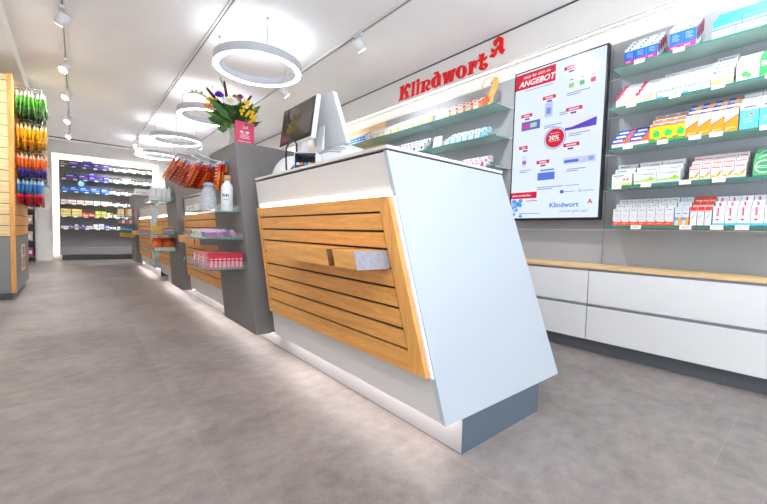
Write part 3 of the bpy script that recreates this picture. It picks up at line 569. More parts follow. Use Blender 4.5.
# ------------------------------------------------------------------ flowers on the first column
zt = 1.3525
RV = Vector((.767,-.6415,0)); FV = Vector((.6415,.767,0))
g = thing('glass_vase', 'clear glass vase holding the mixed bouquet on the dark column', 'vase', (.93,2.87,zt))
M().lathe([(.045,0),(.05,.01),(.042,.08),(.055,.17),(.052,.17),(.038,.08),(.043,.012),(.0,.012)], .93, 2.87, mat('vase_glass', (215,230,215), .05, alpha=.45), z0=zt).build('vase_body', g)
g = thing('flower_bouquet', 'mixed bouquet with white, purple, orange and yellow blooms and brown bulrushes', 'flowers', (.93,2.87,zt+.02))
BC = Vector((.93,2.87,zt+.02))
def bp(px, py, dep=0): return Vector((.93,2.87,0))+RV*((px-235)/133)+FV*dep+Vector((0,0,1.36+(143-py)/131))
leafm = [mat('leaf_green', (70,112,52), .5, noise=.2, scale=20), mat('leaf_dark', (48,84,48), .5), mat('leaf_light', (128,168,62), .5)]
stemm = mat('stem_green', (110,135,70), .5)
st = M(); lf = M(); ll = M()
rr = random.Random(3)
def leaf(m, a, b, w, mm):
    a = Vector(a); b = Vector(b); d = b-a; side = d.cross(Vector((rr.uniform(-1,1),rr.uniform(-1,1),rr.uniform(-.3,1)))).normalized()*w; up = d.cross(side).normalized()*w*.3
    p = [a, a+d*.3+side, a+d*.65+side*.8, b, a+d*.65-side*.8, a+d*.3-side, a+d*.35+up, a+d*.65+up]
    m.add(p, [(0,1,6),(1,2,7,6),(2,3,7),(3,4,7),(4,5,6,7),(5,0,6)], mm, True)
for i in range(12): q = bp(235+rr.uniform(-14,14), 122, rr.uniform(-.08,.08)); st.tube([BC+Vector((rr.uniform(-.02,.02),rr.uniform(-.02,.02),.0)), BC+Vector((rr.uniform(-.02,.02),rr.uniform(-.02,.02),.15)), q], .003, stemm, 5)
for i in range(120):
    an = rr.uniform(-1.35,1.35); L = rr.uniform(.08,.2)
    c = bp(235, 124, 0)+RV*math.sin(an)*.04*rr.random()*2+FV*rr.uniform(-.08,.08)+Vector((0,0,rr.uniform(-.02,.1)))
    e = c+RV*math.sin(an)*L+FV*rr.uniform(-.09,.07)+Vector((0,0,math.cos(an)*L*.95-.02))
    leaf(lf, c, e, rr.uniform(.012,.028), rr.choice([leafm[0],leafm[0],leafm[1],leafm[2]]))
for x0, y0, x1, y1 in ((226,118,215,121),(228,120,213,119),(226,124,228,132),(240,115,258,112),(244,116,261,111)): leaf(lf, bp(x0,y0,-.08), bp(x1,y1,-.1), .035, leafm[0])
st.build('stem', g); lf.build('leaf_cluster', g)
ll.tube([bp(224,112,-.06), bp(214,101,-.08), bp(207,96,-.08), bp(200,94,-.08), bp(193,94.5,-.08)], .006, leafm[2], 6, .0035)
for x, y in ((206,95),(201,93.5),(197,94)): ll.ball(bp(x,y-1,-.08), .008, leafm[2])
ll.build('gladiolus_bud', g)
m = M(); m.tube([bp(230,98,-.05), bp(226,88,-.05), bp(222,78,-.05)], .004, leafm[2], 6, .002)
for i in range(5): m.ball(bp(222.5+i*.9,79.5+i*2,-.055), .006, leafm[2])
m.build('gladiolus_bud', g)
brown = mat('bulrush_brown', (92,48,38), .9, noise=.2, scale=60)
for a, b in (((222,103),(210,89)),((230,99),(227,82.5)),((246,105),(253.5,95.5))):
    m = M(); p, q = bp(*a,-.07), bp(*b,-.07); m.tube([p, p+(q-p)*.15, p+(q-p)*.85, q], .0145 if a[0] != 246 else .012, brown, 8, .006); m.build('bulrush', g)
def bloom(c, r, n, mm, cm, name, layers=2):
    m = M(); c = Vector(c); f = (Vector((0,0,.75))-c).normalized()*.6+Vector((0,0,.75)); f.normalize(); a = f.cross(RV).normalized(); b = f.cross(a)
    for l in range(layers):
        for i in range(n):
            t = 2*PI*(i+l*.5)/n; d = a*math.cos(t)+b*math.sin(t); s = a*-math.sin(t)+b*math.cos(t); R1 = r*(1-.25*l)
            m.add([c, c+d*R1*.6+s*R1*.2+f*.01*l, c+d*R1+f*(.004+.012*l), c+d*R1*.6-s*R1*.2+f*.01*l], [(0,1,2,3)], mm)
    m.ball(c+f*.012, r*.22, cm); m.build(name, g)
yel = mat('flower_yellow', (250,205,20), .6)
bloom(bp(238,105,-.15), .062, 18, mat('petal_white', (250,250,248), .6), yel, 'white_gerbera', 3)
bloom(bp(226,98.5,-.13), .042, 12, mat('petal_purple', (100,60,190), .6), mat('petal_violet_dark', (70,40,140), .6), 'purple_aster', 3)
bloom(bp(213.5,108,-.1), .038, 9, mat('petal_orange', (255,150,30), .6), yel, 'orange_lily', 2)
bloom(bp(216.5,102.5,-.12), .032, 9, yel, mat('petal_orange'), 'yellow_bloom', 2)
bloom(bp(217,111,-.1), .022, 8, mat('petal_peach', (250,190,150), .6), yel, 'peach_bloom', 2)
bloom(bp(244,98.5,-.1), .034, 9, mat('petal_magenta', (160,40,100), .6), brown, 'magenta_bloom', 2)
bloom(bp(236,96,-.05), .022, 9, mat('petal_magenta'), brown, 'magenta_bloom', 2)
for cx, cy, n in ((252,106,9),(256,113,8),(249,114,7),(258,119,7),(219,103,5)):
    m = M()
    for i in range(n): m.ball(bp(cx+rr.uniform(-3.4,3.4), cy+rr.uniform(-3.2,3.2), -.12+rr.uniform(-.03,.02)), .0105, yel, n=7)
    m.build('yellow_tansy', g)
pink = mat('pink_card', (226,78,112), .5)
m = M(); m.box(.885, 1.02, 2.742, 2.762, zt, zt+.178, pink)
cf = lambda x0, z0: (lambda x, y, z: (x0+x, 2.7415, z0+y))
m.text('2x', cf(.935,zt+.13), .04, mat('card_print', (250,225,230), .5), .1)
for z, w in ((.09,.05),(.078,.07),(.068,.06),(.058,.075),(.035,.09),(.012,.05)): m.quad((.952-w/2,2.7414,zt+z),(.952+w/2,2.7414,zt+z),(.952+w/2,2.7414,zt+z+.004),(.952-w/2,2.7414,zt+z+.004),mat('card_print'))
for x in (.93,.97): m.add([(x+.014*math.cos(a*PI/5), 2.7412, zt+.104+.007*math.sin(a*PI/5)) for a in range(10)], [tuple(range(10))], paper)
tag(m.build('pink_gift_box'), 'pink card box with white print standing beside the vase', 'box')

# ------------------------------------------------------------------ point of sale
zc = 1.092
def monitor(name, label, xb, xt, y0, y1, z0, z1, face, screen):
    g = thing(name, label, 'monitor', (xb+.15*-face,(y0+y1)/2,zc))
    t = .034*-face
    m = M(); m.hexa([(xb,y0,z0),(xb+t,y0,z0),(xb+t,y1,z0),(xb,y1,z0),(xt,y0,z1),(xt+t,y0,z1),(xt+t,y1,z1),(xt,y1,z1)], whitep)
    m.build('shell', g, bevel=.008)
    dx = (xt-xb)/(z1-z0)
    def fr(a0, a1, b0, b1, off): return [(xb+dx*(b0-z0)+off*face,a0,b0),(xb+dx*(b0-z0)+off*face,a1,b0),(xb+dx*(b1-z0)+off*face,a1,b1),(xb+dx*(b1-z0)+off*face,a0,b1)]
    M().add(fr(y0+.006,y1-.006,z0+.012,z1-.008,.0012), [(0,1,2,3)], blackp).build('bezel', g)
    M().add(fr(y0+.025,y1-.022,z0+.035,z1-.022,.002), [(0,1,2,3)], screen).build('display', g)
    ym = (y0+y1)/2; xm = (xb+xt)/2+t
    M().hexa([(xm-.02,ym-.05,zc+.05),(xm+.05*-face,ym-.05,zc+.05),(xm+.05*-face,ym+.05,zc+.05),(xm-.02,ym+.05,zc+.05),(xm-.01,ym-.035,z0+.12),(xm+.015*-face,ym-.035,z0+.12),(xm+.015*-face,ym+.035,z0+.12),(xm-.01,ym+.035,z0+.12)], whitep).build('neck', g, bevel=.006)
    return g
dsp = mat('display_off', (88,80,80), .08, coat=.5)
g1 = monitor('touch_monitor', 'dark-screened white monitor turned to the customer on the big counter', 1.09, 1.124, 2.007, 2.46, 1.3125, 1.582, -1, dsp)
M().ball((1.13,2.33,zc), 1, whitep, .13, .17, .16, n=24).build('base', g1)
g2 = monitor('cashier_monitor', 'white-backed monitor facing away over the big counter, seen from behind', 1.324, 1.212, 1.92, 2.30, 1.305, 1.59, 1, dsp)
m = M(); m.ball((1.24,1.90,zc), 1, whitep, .17, .30, .175, n=28)
for i in range(24):
    for j in range(3):
        y = 1.75+i*.0125; th = .55+j*.13; q = math.sqrt(max(0,1-((y-1.90)/.30)**2)); x = 1.24-.17*q*math.sin(th); z = zc+.175*q*math.cos(th)
        m.box(x-.006, x+.004, y, y+.004, z-.006, z+.003, mat('vent_grey', (165,172,180), .5))
m.build('base', g2)
g = thing('open_tray_box', 'small open dark-blue box of sweets on the counter edge', 'box', (1.0,1.87,zc))
dk = mat('dark_blue_lining', (52,66,92), .5)
bx = M().box(-.055,.055,-.062,-.059,0,.088,whitep).box(-.055,.055,.059,.062,0,.088,whitep).box(.052,.055,-.059,.059,0,.088,whitep).box(-.055,.052,-.059,.059,0,.003,dk).box(-.055,.052,-.059,.059,.085,.088,whitep)
bx.box(-.05,.0518,-.0588,-.0565,.003,.085,dk).box(-.05,.0518,.0565,.0588,.003,.085,dk).box(.049,.0518,-.0565,.0565,.003,.085,dk).box(-.055,-.052,-.059,.059,.003,.018,dk)
cs_ = bx.build('case'); cs_.location = (1.0,1.87,zc); cs_.rotation_euler = (0,0,.75); adopt(cs_, g); cs_.matrix_parent_inverse = wm(g).inverted()
cs = [(235,60,60),(250,200,40),(70,160,220),(240,120,40),(245,245,245),(200,60,150),(90,180,90)]
for i in range(10):
    o = M().box(-.009,.009,-.008,.008,0,.03,col(cs[i%7])).build('wrapped_sweet'); lx, ly = -.035+.03*(i//5), -.044+.022*(i%5); c_, s_ = math.cos(.75), math.sin(.75)
    o.location = (1.0+lx*c_-ly*s_, 1.87+lx*s_+ly*c_, zc+.0035); o.rotation_euler = (0,0,.75)
    tag(o, 'small wrapped sweet in the dark-blue open box on the counter', 'sweet', 'sweets in the dark-blue box')
path = [(.985+dx_, y, zc+dz_) for dx_, y, dz_ in ((0,2.09,.006),(0,2.115,.03),(0,2.123,.10),(0,2.118,.16),(0,2.085,.18),(0,2.01,.185),(0,1.985,.16),(0,1.98,.06),(0,2.02,.035),(0,2.09,.008))]
tag(M().tube(path, .0055, blackp, 8).build('wire_loop_holder'), 'black bent wire loop standing in front of the monitor', 'holder')

# ------------------------------------------------------------------ trays on the columns
def tray(y0, y1, z, label, grp='glass trays on the dark columns'):
    g = thing('glass_tray', label, 'tray', (.73,(y0+y1)/2,z), grp)
    M().box(.622, .844, y0+.002, y1, z, z+.007, glass).box(.62, .622, y0, y1, z, z+.007, glassedge).box(.622, .844, y0, y0+.002, z, z+.007, glassedge).build('base_plate', g)
    M().box(.62, .623, y0+.003, y1, z+.0072, z+.05, clear).box(.6232, .844, y0, y0+.003, z+.0072, z+.05, clear).box(.6232, .844, y1-.003, y1, z+.0072, z+.05, clear).build('rim', g)
    return z+.0075
def clip(y, z, where, j):
    g = M().box(.598,.6195,y-.004,y+.004,z+.035,z+.038,chrome).hexa([(.585,y-.03,z+.03),(.588,y-.03,z+.03),(.588,y+.03,z+.03),(.585,y+.03,z+.03),(.597,y-.03,z+.055),(.6,y-.03,z+.055),(.6,y+.03,z+.055),(.597,y+.03,z+.055)], mat('clip_grey', (110,116,125), .4)).build('price_clip')
    tag(g, 'grey price clip on the %s, %s one' % (where, j), 'price clip', 'price clips on the trays')
za = tray(2.53, 3.03, .862, 'upper glass tray on the near column, holding bottle and jar')
zb = tray(2.455, 2.96, .681, 'middle glass tray on the near column with purple sachets')
zd = tray(2.396, 2.93, .492, 'lower glass tray on the near column full of red packs')
for z, w in ((.681,'middle tray of near column'),(.492,'lower tray of near column')):
    clip(2.75, z, w, 'nearer'); clip(2.9, z, w, 'farther')
g = thing('drinking_bottle', 'white bottle with wooden screw cap on the upper tray', 'bottle', (.785,2.59,za))
M().lathe([(.034,0),(.0375,.006),(.0375,.155),(.034,.172),(.02,.192),(.02,.205)], .785, 2.59, mat('bottle_white', (232,238,242), .4), 28, za).build('bottle_body', g)
m = M().lathe([(.0225,0),(.0225,.03),(.021,.033)], .785, 2.59, mat('cap_wood', (214,170,120), .5), 24, za+.206).lathe([(.0205,-.001),(.0205,0)], .785, 2.59, chrome, 24, za+.2065)
m.build('cap', g)
m = M(); 
for i, (u, w, z, h) in enumerate(((-.02,.008,.095,.022),(-.008,.006,.098,.014),(.002,.009,.096,.018),(.015,.006,.098,.014),(-.014,.034,.075,.003))):
    for q in range(3):
        t0 = -2.15+(u+w*q/3)/.038; t1 = -2.15+(u+w*(q+1)/3)/.038
        m.quad(*[(.785+.0381*math.cos(t),2.59+.0381*math.sin(t),za+zz) for t, zz in ((t0,z),(t1,z),(t1,z+h),(t0,z+h))], mat('bottle_print', (90,130,150) if i == 4 else (70,80,95), .5))
m.build('lettering', g)
g = thing('glass_carafe', 'clear patterned glass carafe with blue lid on the upper tray', 'carafe', (.695,2.69,za))
cg = mat('patterned_glass', (225,232,240), .1, alpha=.3)
M().lathe([(.046,0),(.052,.012),(.054,.07),(.046,.13),(.034,.155),(.03,.165),(.027,.165),(.03,.15),(.042,.125),(.05,.07),(.048,.016),(.0,.014)], .695, 2.69, cg, 28, za).build('carafe_body', g)
M().lathe([(.034,0),(.036,.006),(.033,.018),(.02,.024)], .695, 2.69, mat('lid_blue', (150,175,215), .3), 24, za+.166).build('lid', g)
m = M(); r5 = random.Random(9)
for i in range(70):
    t = r5.uniform(0,2*PI); z = r5.uniform(.01,.14); R0 = .0548 if z < .07 else .0548-(z-.07)*.13; R0 -= max(0,z-.12)*.3; w = r5.uniform(.03,.09); h = r5.uniform(.003,.009); c_ = r5.choice([(40,60,130),(70,80,100),(230,235,245),(200,215,240),(50,50,60)])
    m.quad(*[(.695+(R0+.001)*math.cos(a),2.69+(R0+.001)*math.sin(a),za+zz) for a, zz in ((t,z),(t+w,z),(t+w,z+h),(t,z+h))], col(c_))
m.build('printed_pattern', g)
for i, (y, c1, c2) in enumerate(((2.90,(240,190,60),(60,150,110)),(2.98,(80,150,210),(230,110,60)))):
    m = M().lathe([(.027,0),(.028,.002),(.028,.055),(.027,.058)], 0, 0, col((225,220,205)), 18)
    for k in range(12):
        t = PI*.75+k*.16; z = .008+(k*7%5)*.008; m.quad(*[(.0284*math.cos(a),.0284*math.sin(a),zz) for a, zz in ((t,z),(t+.2,z),(t+.2,z+.014),(t,z+.014))], col(c1 if k % 2 else c2))
    tag(m.build('lozenge_tin', loc=(.68,y,za)), 'small colourful %s tin at the back of the upper tray' % ('yellow and green' if i == 0 else 'blue and orange'), 'tin')
for i in range(4):
    o = M().box(-.016,.016,-.02,.02,0,.04,W and col((242,242,238)) if False else col((242,242,238))).quad((-.0164,.014,.022),(-.0164,-.014,.022),(-.0164,-.014,.028),(-.0164,.014,.028),col((150,190,150))).build('soap_box', loc=(.643,2.80+i*.058,za)); tag(o, 'small white box at the front of the upper near tray, %s' % ['nearest of four','second nearest of four','third nearest of four','farthest of four'][i], 'box', 'small white boxes on the upper tray')
# lower tray: red packs
for r in range(4):
    for c in range(8):
        rgb = (226,52,78) if r == 0 else (240,150,150)
        if c == 0 and r == 0 or (c, r) == (0,1):
            pr_ = M().box(-.0115,.0115,0,.05,0,.098,col(rgb)).quad((-.008,-.0004,.012),(.008,-.0004,.012),(.008,-.0004,.05),(-.008,-.0004,.05),col((240,190,200))).quad((-.008,-.0004,.06),(.008,-.0004,.06),(.008,-.0004,.066),(-.008,-.0004,.066),col((250,235,235))).quad((-.0119,.006,.02),(-.0119,.044,.02),(-.0119,.044,.08),(-.0119,.006,.08),col((250,225,225) if r else (240,120,135)))
            o = pr_.build('fruit_gum_pack'); last = o
        else: o = last.copy(); C.objects.link(o)
        o.location = (.64+c*.0255, 2.405+.004+r*.115, zd)
        tag(o, '%s pack on the lowest near tray, %s, %s' % ('red' if r == 0 else 'pale pink', ['nearest row','second row','third row','farthest row'][r], ORD[c]), 'pack', 'red packs on the lowest tray')
# middle tray: sachets and packets
def pillow(m, w, h, t, c1, c2=None, n=6):
    """soft pouch: centre at origin, width along y, height along z"""
    vs = []; fs = []
    for s in (-1, 1):
        for i in range(n+1):
            for j in range(n+1):
                u, v = i/n*2-1, j/n*2-1; vs.append((s*t*(1-u**4)*(1-v**4), u*w/2*(1-.06*v*v), v*h/2))
    for s in (0, 1):
        for i in range(n):
            for j in range(n):
                a = s*(n+1)**2+i*(n+1)+j; fs.append((a,a+1,a+n+2,a+n+1))
    k = len(fs)
    o = len(m.v); m.v += vs
    for q, f in enumerate(fs):
        j = q % n; m.f.append([i+o for i in f]); m.mi.append(m._m(c1 if (c2 is None or j < n*.6) else c2)); m.sm.append(True)
    return m
cols = [(190,60,170),(215,90,190),(150,60,170),(225,140,205),(60,60,190),(200,70,160),(230,170,215),(170,80,180)]
for i, c in enumerate(cols):
    m = pillow(M(), .085, .06, .013, col(c, .3), col((225,200,235), .3)); o = m.build('sweet_sachet', loc=(.66+.045*(i%4), 2.50+.09*(i//4)+.01*(i%3), zb+.034)); o.rotation_euler = (0,-.5+.12*(i%3),.6-.35*(i%4))
    tag(o, ['magenta','bright pink','dark violet','pale pink','blue','deep pink','very pale pink','mauve'][i]+' sweet sachet in the middle tray of the near column', 'sachet', 'sachets in the middle tray')
for i in range(6):
    o = M().box(-.012,.012,-.02,.02,0,.055,col((238,238,235))).quad((-.0124,.016,.03),(-.0124,-.016,.03),(-.0124,-.016,.048),(-.0124,.016,.048),col([(240,200,40),(40,60,120),(150,190,170)][i%3])).build('throat_sweet_box', loc=(.641+.03*(i%2), 2.72+i*.036, zb)); tag(o, 'small white and %s box, middle near tray, %s' % (['yellow','navy','green'][i%3], ORD[5-i].replace('left','far end').replace('farmost','leftmost').replace('far endmost','farthest')), 'box', 'small boxes in the middle tray')
# hooks with hanging sachets
hookm = mat('pale_blue_metal', (195,215,225), .25, metal=.6)
def sachet_hook(y, z, n, x0, step, label, tilt, seed):
    pth = [(.8455,y,z),(.80,y,z-.004),(.74,y,z),(.68,y,z+.018),(.64,y,z+.04)]
    tag(M().tube(pth, .005, hookm, 8).box(.842,.8455,y-.02,y+.02,z-.03,z+.02,hookm).build('display_hook'), label[0], 'hook', 'hooks on the near column')
    for i in range(n):
        x = x0-i*step; w, h = .088, .19; q = random.Random(seed*50+i)
        c1 = q.choice([(190,40,20),(205,70,25),(160,25,18),(225,120,40)]); c2 = q.choice([(225,70,40),(240,140,60),(205,40,40)])
        m = pillow(M(), w, h, .0075, col(c1, .25), col(c2, .25))
        for k in range(7):
            zz = -h/2+.02+k*.024; m.quad((-.0082,w*.3,zz),(-.0082,-w*.2,zz),(-.0082,-w*.2,zz+.008),(-.0082,w*.3,zz+.008),col(q.choice([(250,215,170),(245,160,60),(240,235,225),(120,15,15)])))
        m.box(-.001,.001,-w*.4,w*.4,h/2-.004,h/2+.014,col((235,235,240) if i % 3 else (40,130,215)))
        o = m.build('fruit_bar_sachet'); o.rotation_euler = (0,tilt+q.uniform(-.03,.03),.12+q.uniform(-.03,.03)); zh = z+(0 if x > .72 else (.72-x)*.4)
        o.location = (x-math.sin(-tilt)*0-.09*math.sin(tilt), y, zh-.012-.1*math.cos(tilt))
        tag(o, 'red and orange sachet hanging on the %s, %s from the column' % (label[1], ['nearest','second','third','fourth','fifth','sixth','seventh','eighth','ninth','tenth','eleventh','twelfth','thirteenth'][i]), 'sachet', 'hanging red sachets')
sachet_hook(3.12, 1.235, 13, .835, .0215, ('pale blue hook farthest along the near column, full of sachets','farthest hook'), .5, 1)
sachet_hook(2.95, 1.235, 8, .835, .0215, ('pale blue hook in the middle of three on the near column','middle hook'), .45, 2)
sachet_hook(2.80, 1.235, 3, .835, .022, ('pale blue hook nearest the white bottle with three sachets','nearest hook'), .12, 3)
# second column
za = tray(4.60, 5.1, 1.03, 'upper glass tray on the middle column with white bottles')
zb = tray(4.484, 5.0, .672, 'middle glass tray on the second column with yellow packs')
zd = tray(4.42, 4.94, .495, 'lower glass tray on the second column with orange bags')
bw = mat('bottle_white_plain', (238,240,242), .4)
pb = M().lathe([(.024,0),(.026,.004),(.026,.12),(.02,.135),(.009,.142),(.009,.16)], 0, 0, bw, 16).build('lotion_bottle')
for i in range(8):
    o = pb if i == 0 else pb.copy()
    if i: C.objects.link(o)
    o.location = (.655+.05*(i%4), 4.66+.16*(i//4)+.02*(i%4), za); tag(o, 'white lotion bottle on the upper tray of the middle column, %s row, %s' % (['near','far'][i//4], ORD[i%4]), 'bottle', 'white bottles on the middle column')
for i in range(8):
    o = M().box(-.0125,.0125,0,.03,0,.085,col((248,196,20))).quad((-.008,-.0004,.01),(.008,-.0004,.01),(.008,-.0004,.03),(-.008,-.0004,.03),col((235,140,30))).build('yellow_pack', loc=(.64+.026*i, 4.62, zb)); tag(o, 'yellow pack on the middle tray of the second column, %s' % ORD[i], 'pack', 'yellow packs on the second column')
for i in range(6):
    o = M().lathe([(.009,0),(.009,.052),(.006,.056)], 0, 0, col((190,190,215)), 10).lathe([(.0095,.0),(.0095,.01)], 0, 0, col((90,80,150)), 10, .056).build('lip_balm_tube', loc=(.72+.019*i, 4.52, zb)); tag(o, 'small lilac tube before the yellow packs, %s' % ORD[i], 'tube', 'lilac tubes on the second column')
for i in range(4):
    o = pillow(M(), .10, .13, .022, col((232,110,25), .3), col((205,70,20), .3)).build('sweet_bag', loc=(.665+.045*i, 4.60+.05*(i%2), zd+.069)); o.rotation_euler = (0,.25,.9); tag(o, 'orange sweet bag in the lower tray of the second column, %s' % ORD[i], 'bag', 'orange bags on the second column')
for i in range(7):
    o = M().box(-.012,.012,-.011,.011,0,.038,col((225,235,228))).build('sample_box', loc=(.64+.027*i, 4.445, zd)); tag(o, 'small pale box at the front of the lowest second-column tray, %s' % ORD[i], 'box', 'pale boxes on the second column')
# third column, far away
for z, l in ((.93,'top'),(.80,'second'),(.67,'third'),(.55,'lowest')):
    tray(8.25, 8.75, z, '%s glass tray on the farthest column near the back shelves' % l)
for i in range(7):
    o = pillow(M(), .07, .13, .012, col([(235,215,150),(230,235,225),(205,60,50),(190,190,80)][i%4])).build('hanging_bag', loc=(.63+.03*i, 8.35, 1.01)); o.rotation_euler=(0,0,1.2); tag(o, 'small mixed-colour bag on the top tray of the far column, %s' % ORD[i], 'bag', 'bags on the far column')
for i in range(6):
    o = M().box(-.016,.016,-.03,.03,0,.06,col([(215,40,50),(240,235,235),(215,60,70)][i%3])).build('red_pack', loc=(.645+.036*i, 8.3, .8075)); tag(o, 'red or white pack on the second tray of the far column, %s' % ORD[i], 'pack', 'red packs on the far column')
for i in range(6):
    o = M().box(-.016,.016,-.03,.03,0,.065,col((25,140,220))).build('blue_pack', loc=(.645+.036*i, 8.3, .6775)); tag(o, 'bright blue pack on the third tray of the far column, %s' % ORD[i], 'pack', 'blue packs on the far column')
    o = M().box(-.016,.016,-.03,.03,0,.075,col((245,180,20))).build('amber_pack', loc=(.645+.036*i, 8.3, .5575)); tag(o, 'amber pack on the lowest tray of the far column, %s' % ORD[i], 'pack', 'amber packs on the far column')
for i in range(4):
    o = M().box(-.05,.05,-.06,.06,0,.13,col((240,238,236))).quad((-.03,-.0604,.05),(.03,-.0604,.05),(.03,-.0604,.07),(-.03,-.0604,.07),col((215,170,170))).build('white_carton', loc=(.93+.105*i, 8.6, 1.3525)); tag(o, 'plain white carton on top of the far column, %s' % ORD[i], 'box', 'white cartons on the far column')
for i in range(3):
    o = M().lathe([(.03,0),(.03,.09),(.02,.11),(.012,.13)], 0, 0, bw, 12).build('white_canister', loc=(1.1+.12*i, 7.5, 1.1045)); tag(o, 'white canister standing on the far counter, %s' % ORD[i], 'bottle', 'canisters on the far counter')

# ------------------------------------------------------------------ ring lamps
CEN = [(1.296,3.396),(1.371,5.264),(1.318,7.08),(1.305,8.884)]
def ring_lamp():
    g = thing('pendant_ring_lamp', '', 'lamp', (0,0,2.2)); n = 64
    def ringmesh(r0, r1, z0, z1, mm, m=None):
        m = m or M(); vs = []; fs = []
        for i in range(n):
            a = 2*PI*i/n; c, s = math.cos(a), math.sin(a); vs += [(r0*c,r0*s,z0),(r1*c,r1*s,z0),(r1*c,r1*s,z1),(r0*c,r0*s,z1)]
        for i in range(n):
            j = (i+1) % n
            for k in range(4): l = (k+1) % 4; fs.append((i*4+k, j*4+k, j*4+l, i*4+l))
        return m.add(vs, fs, mm, False)
    ringmesh(.33, .38, 2.2035, 2.275, aluring).build('housing', g)
    ringmesh(.334, .376, 2.2, 2.2034, ringl).build('diffuser', g)
    ringmesh(.34, .37, 2.2752, 2.277, mat('added_ceiling_glow', (240,246,255), emit=4.5)).build('added_top_glow', g)  # glow added on the hidden top of the ring to brighten the ceiling
    for k in range(3):
        a = 2*PI*k/3+.35; M().tube([(.355*math.cos(a),.355*math.sin(a),2.275),(.355*math.cos(a),.355*math.sin(a),2.4999)], .0022 if k else .0035, mat('wire', (150,150,150), .5), 5).lathe([(.012,0),(.012,.012)], .355*math.cos(a), .355*math.sin(a), chrome, 10, 2.4879).build('suspension_wire', g)
    return g
rl = ring_lamp()
RN = ['nearest and largest in view','second nearest, partly behind the flowers','third from the camera','farthest and smallest in view']
for i, (x, y) in enumerate(CEN):
    lab = 'lit white ring lamp hanging from ceiling, '+RN[i]
    if i: dup(rl, (x,y,2.2), lab, 'pendant ring lamps')
CONT = (rl, (CEN[0][0], CEN[0][1], 2.2), 'lit white ring lamp hanging from ceiling, '+RN[0])
rl.location = CONT[1]; rl['label'] = CONT[2]; rl['group'] = 'pendant ring lamps'

# ------------------------------------------------------------------ tracks and spots
trm = mat('track_white', (228,226,226), .4); slot = mat('track_slot', (120,105,92), .5)
def track(x, y0, y1, label):
    g = thing('light_track', label, 'track', (x,(y0+y1)/2,ZC), 'ceiling light tracks')
    M().box(x-.018,x+.018,y0,y1,2.482,2.4999,trm).build('rail', g)
    M().box(x-.005,x+.005,y0,y1,2.4805,2.482,slot).build('slot', g)
track(.94, -1.5, 9.2, 'long ceiling light track running over the aisle towards the back')
track(1.92, -1.5, 9.2, 'ceiling light track running above the counters beside the ring lamps')
track(-.06, -1.5, 9.3, 'ceiling light track nearest the slatted unit on the left')
g = thing('light_track', 'dark ceiling light track crossing the room before the back wall', 'track', (.7,10,ZC), 'ceiling light tracks')
M().box(-.39,2.3,9.93,9.96,2.482,2.4999,mat('track_dark',(105,95,88),.5)).build('rail', g)
def make_spot(aim, label):
    """aim: unit vector the lamp points to; built at the origin, ceiling rail at z=0"""
    g = thing('track_spotlight', label, 'spotlight', (0,0,0), 'track spotlights')
    a = Vector(aim).normalized(); c = Vector((0,0,-.085))
    M().box(-.015,.015,-.05,.05,-.022,-.0005,trm).tube([(0,0,-.02),(0,0,-.05)], .006, trm).build('adapter', g)
    p0, p1 = c-a*.045, c+a*.05
    M().tube([p0, p1], .04, whitep, 20).build('lamp_head', g)
    s = a.cross(Vector((0,.01,1))).normalized(); t = a.cross(s)
    M().add([p1+a*.0015+(s*math.cos(2*PI*i/20)+t*math.sin(2*PI*i/20))*.037 for i in range(20)], [tuple(range(20))], spotl).build('lens', g)
    return g
AIMS = {'L': (-.45,-.42,-.79), 'R': (.72,.05,-.7), 'B': (0.1,.6,-.8), 'D': (.05,.1,-1), 'G': (-.35,.62,-.7)}
PROT = {}
def spot(x, y, kind, label, power=26, size=80):
    if kind not in PROT: PROT[kind] = make_spot(AIMS[kind], label); g = PROT[kind]; g.location = (x,y,2.48)
    else: g = dup(PROT[kind], (x,y,2.48), label)
    a = Vector(AIMS[kind]).normalized()
    ld = bpy.data.lights.new('spot_beam', 'SPOT'); ld.energy = power*SPOTK; ld.spot_size = math.radians(size); ld.spot_blend = .6; ld.shadow_soft_size = .035; ld.color = (.97,.985,1)
    lo = bpy.data.objects.new('spot_beam', ld); C.objects.link(lo); lo.rotation_mode = 'QUATERNION'; lo.rotation_quaternion = a.to_track_quat('-Z', 'Y')
    lo.location = Vector((x,y,2.48-.085)); lo.location += a*.056
SPOTK = 1.5
for i, y in enumerate((4.0,5.2,6.28,7.7,9.0)):
    spot(-.06, y, 'G' if i == 0 else 'L', 'white track spotlight on the left track, '+['nearest, turned away','second from camera','third from camera','fourth from camera','farthest'][i], 16 if i == 0 else 26)
for i, y in enumerate((2.71,4.22,6.2,8.2)):
    spot(1.92, y, 'R', 'white track spotlight above the counters, '+['nearest in view','second, beside the near ring lamp','third, farther back','farthest'][i], 19)
for i, y in enumerate((1.5,.3,-.8)): spot(1.92, y, 'R', 'white track spotlight on the counter track, outside the top of view, '+['nearest the screen','middle one','rearmost'][i], 14)
for i, y in enumerate((3.0,.8)): spot(-.06, y-.9, 'D', 'white track spotlight aimed at the floor, outside the view, '+['front','rear'][i], 12, 110)
spot(.94, 8.6, 'B', 'white track spotlight at the far end of the aisle track', 30, 100)
spot(.94, 9.1, 'B', 'white track spotlight nearest the back wall on the aisle track', 30, 110)

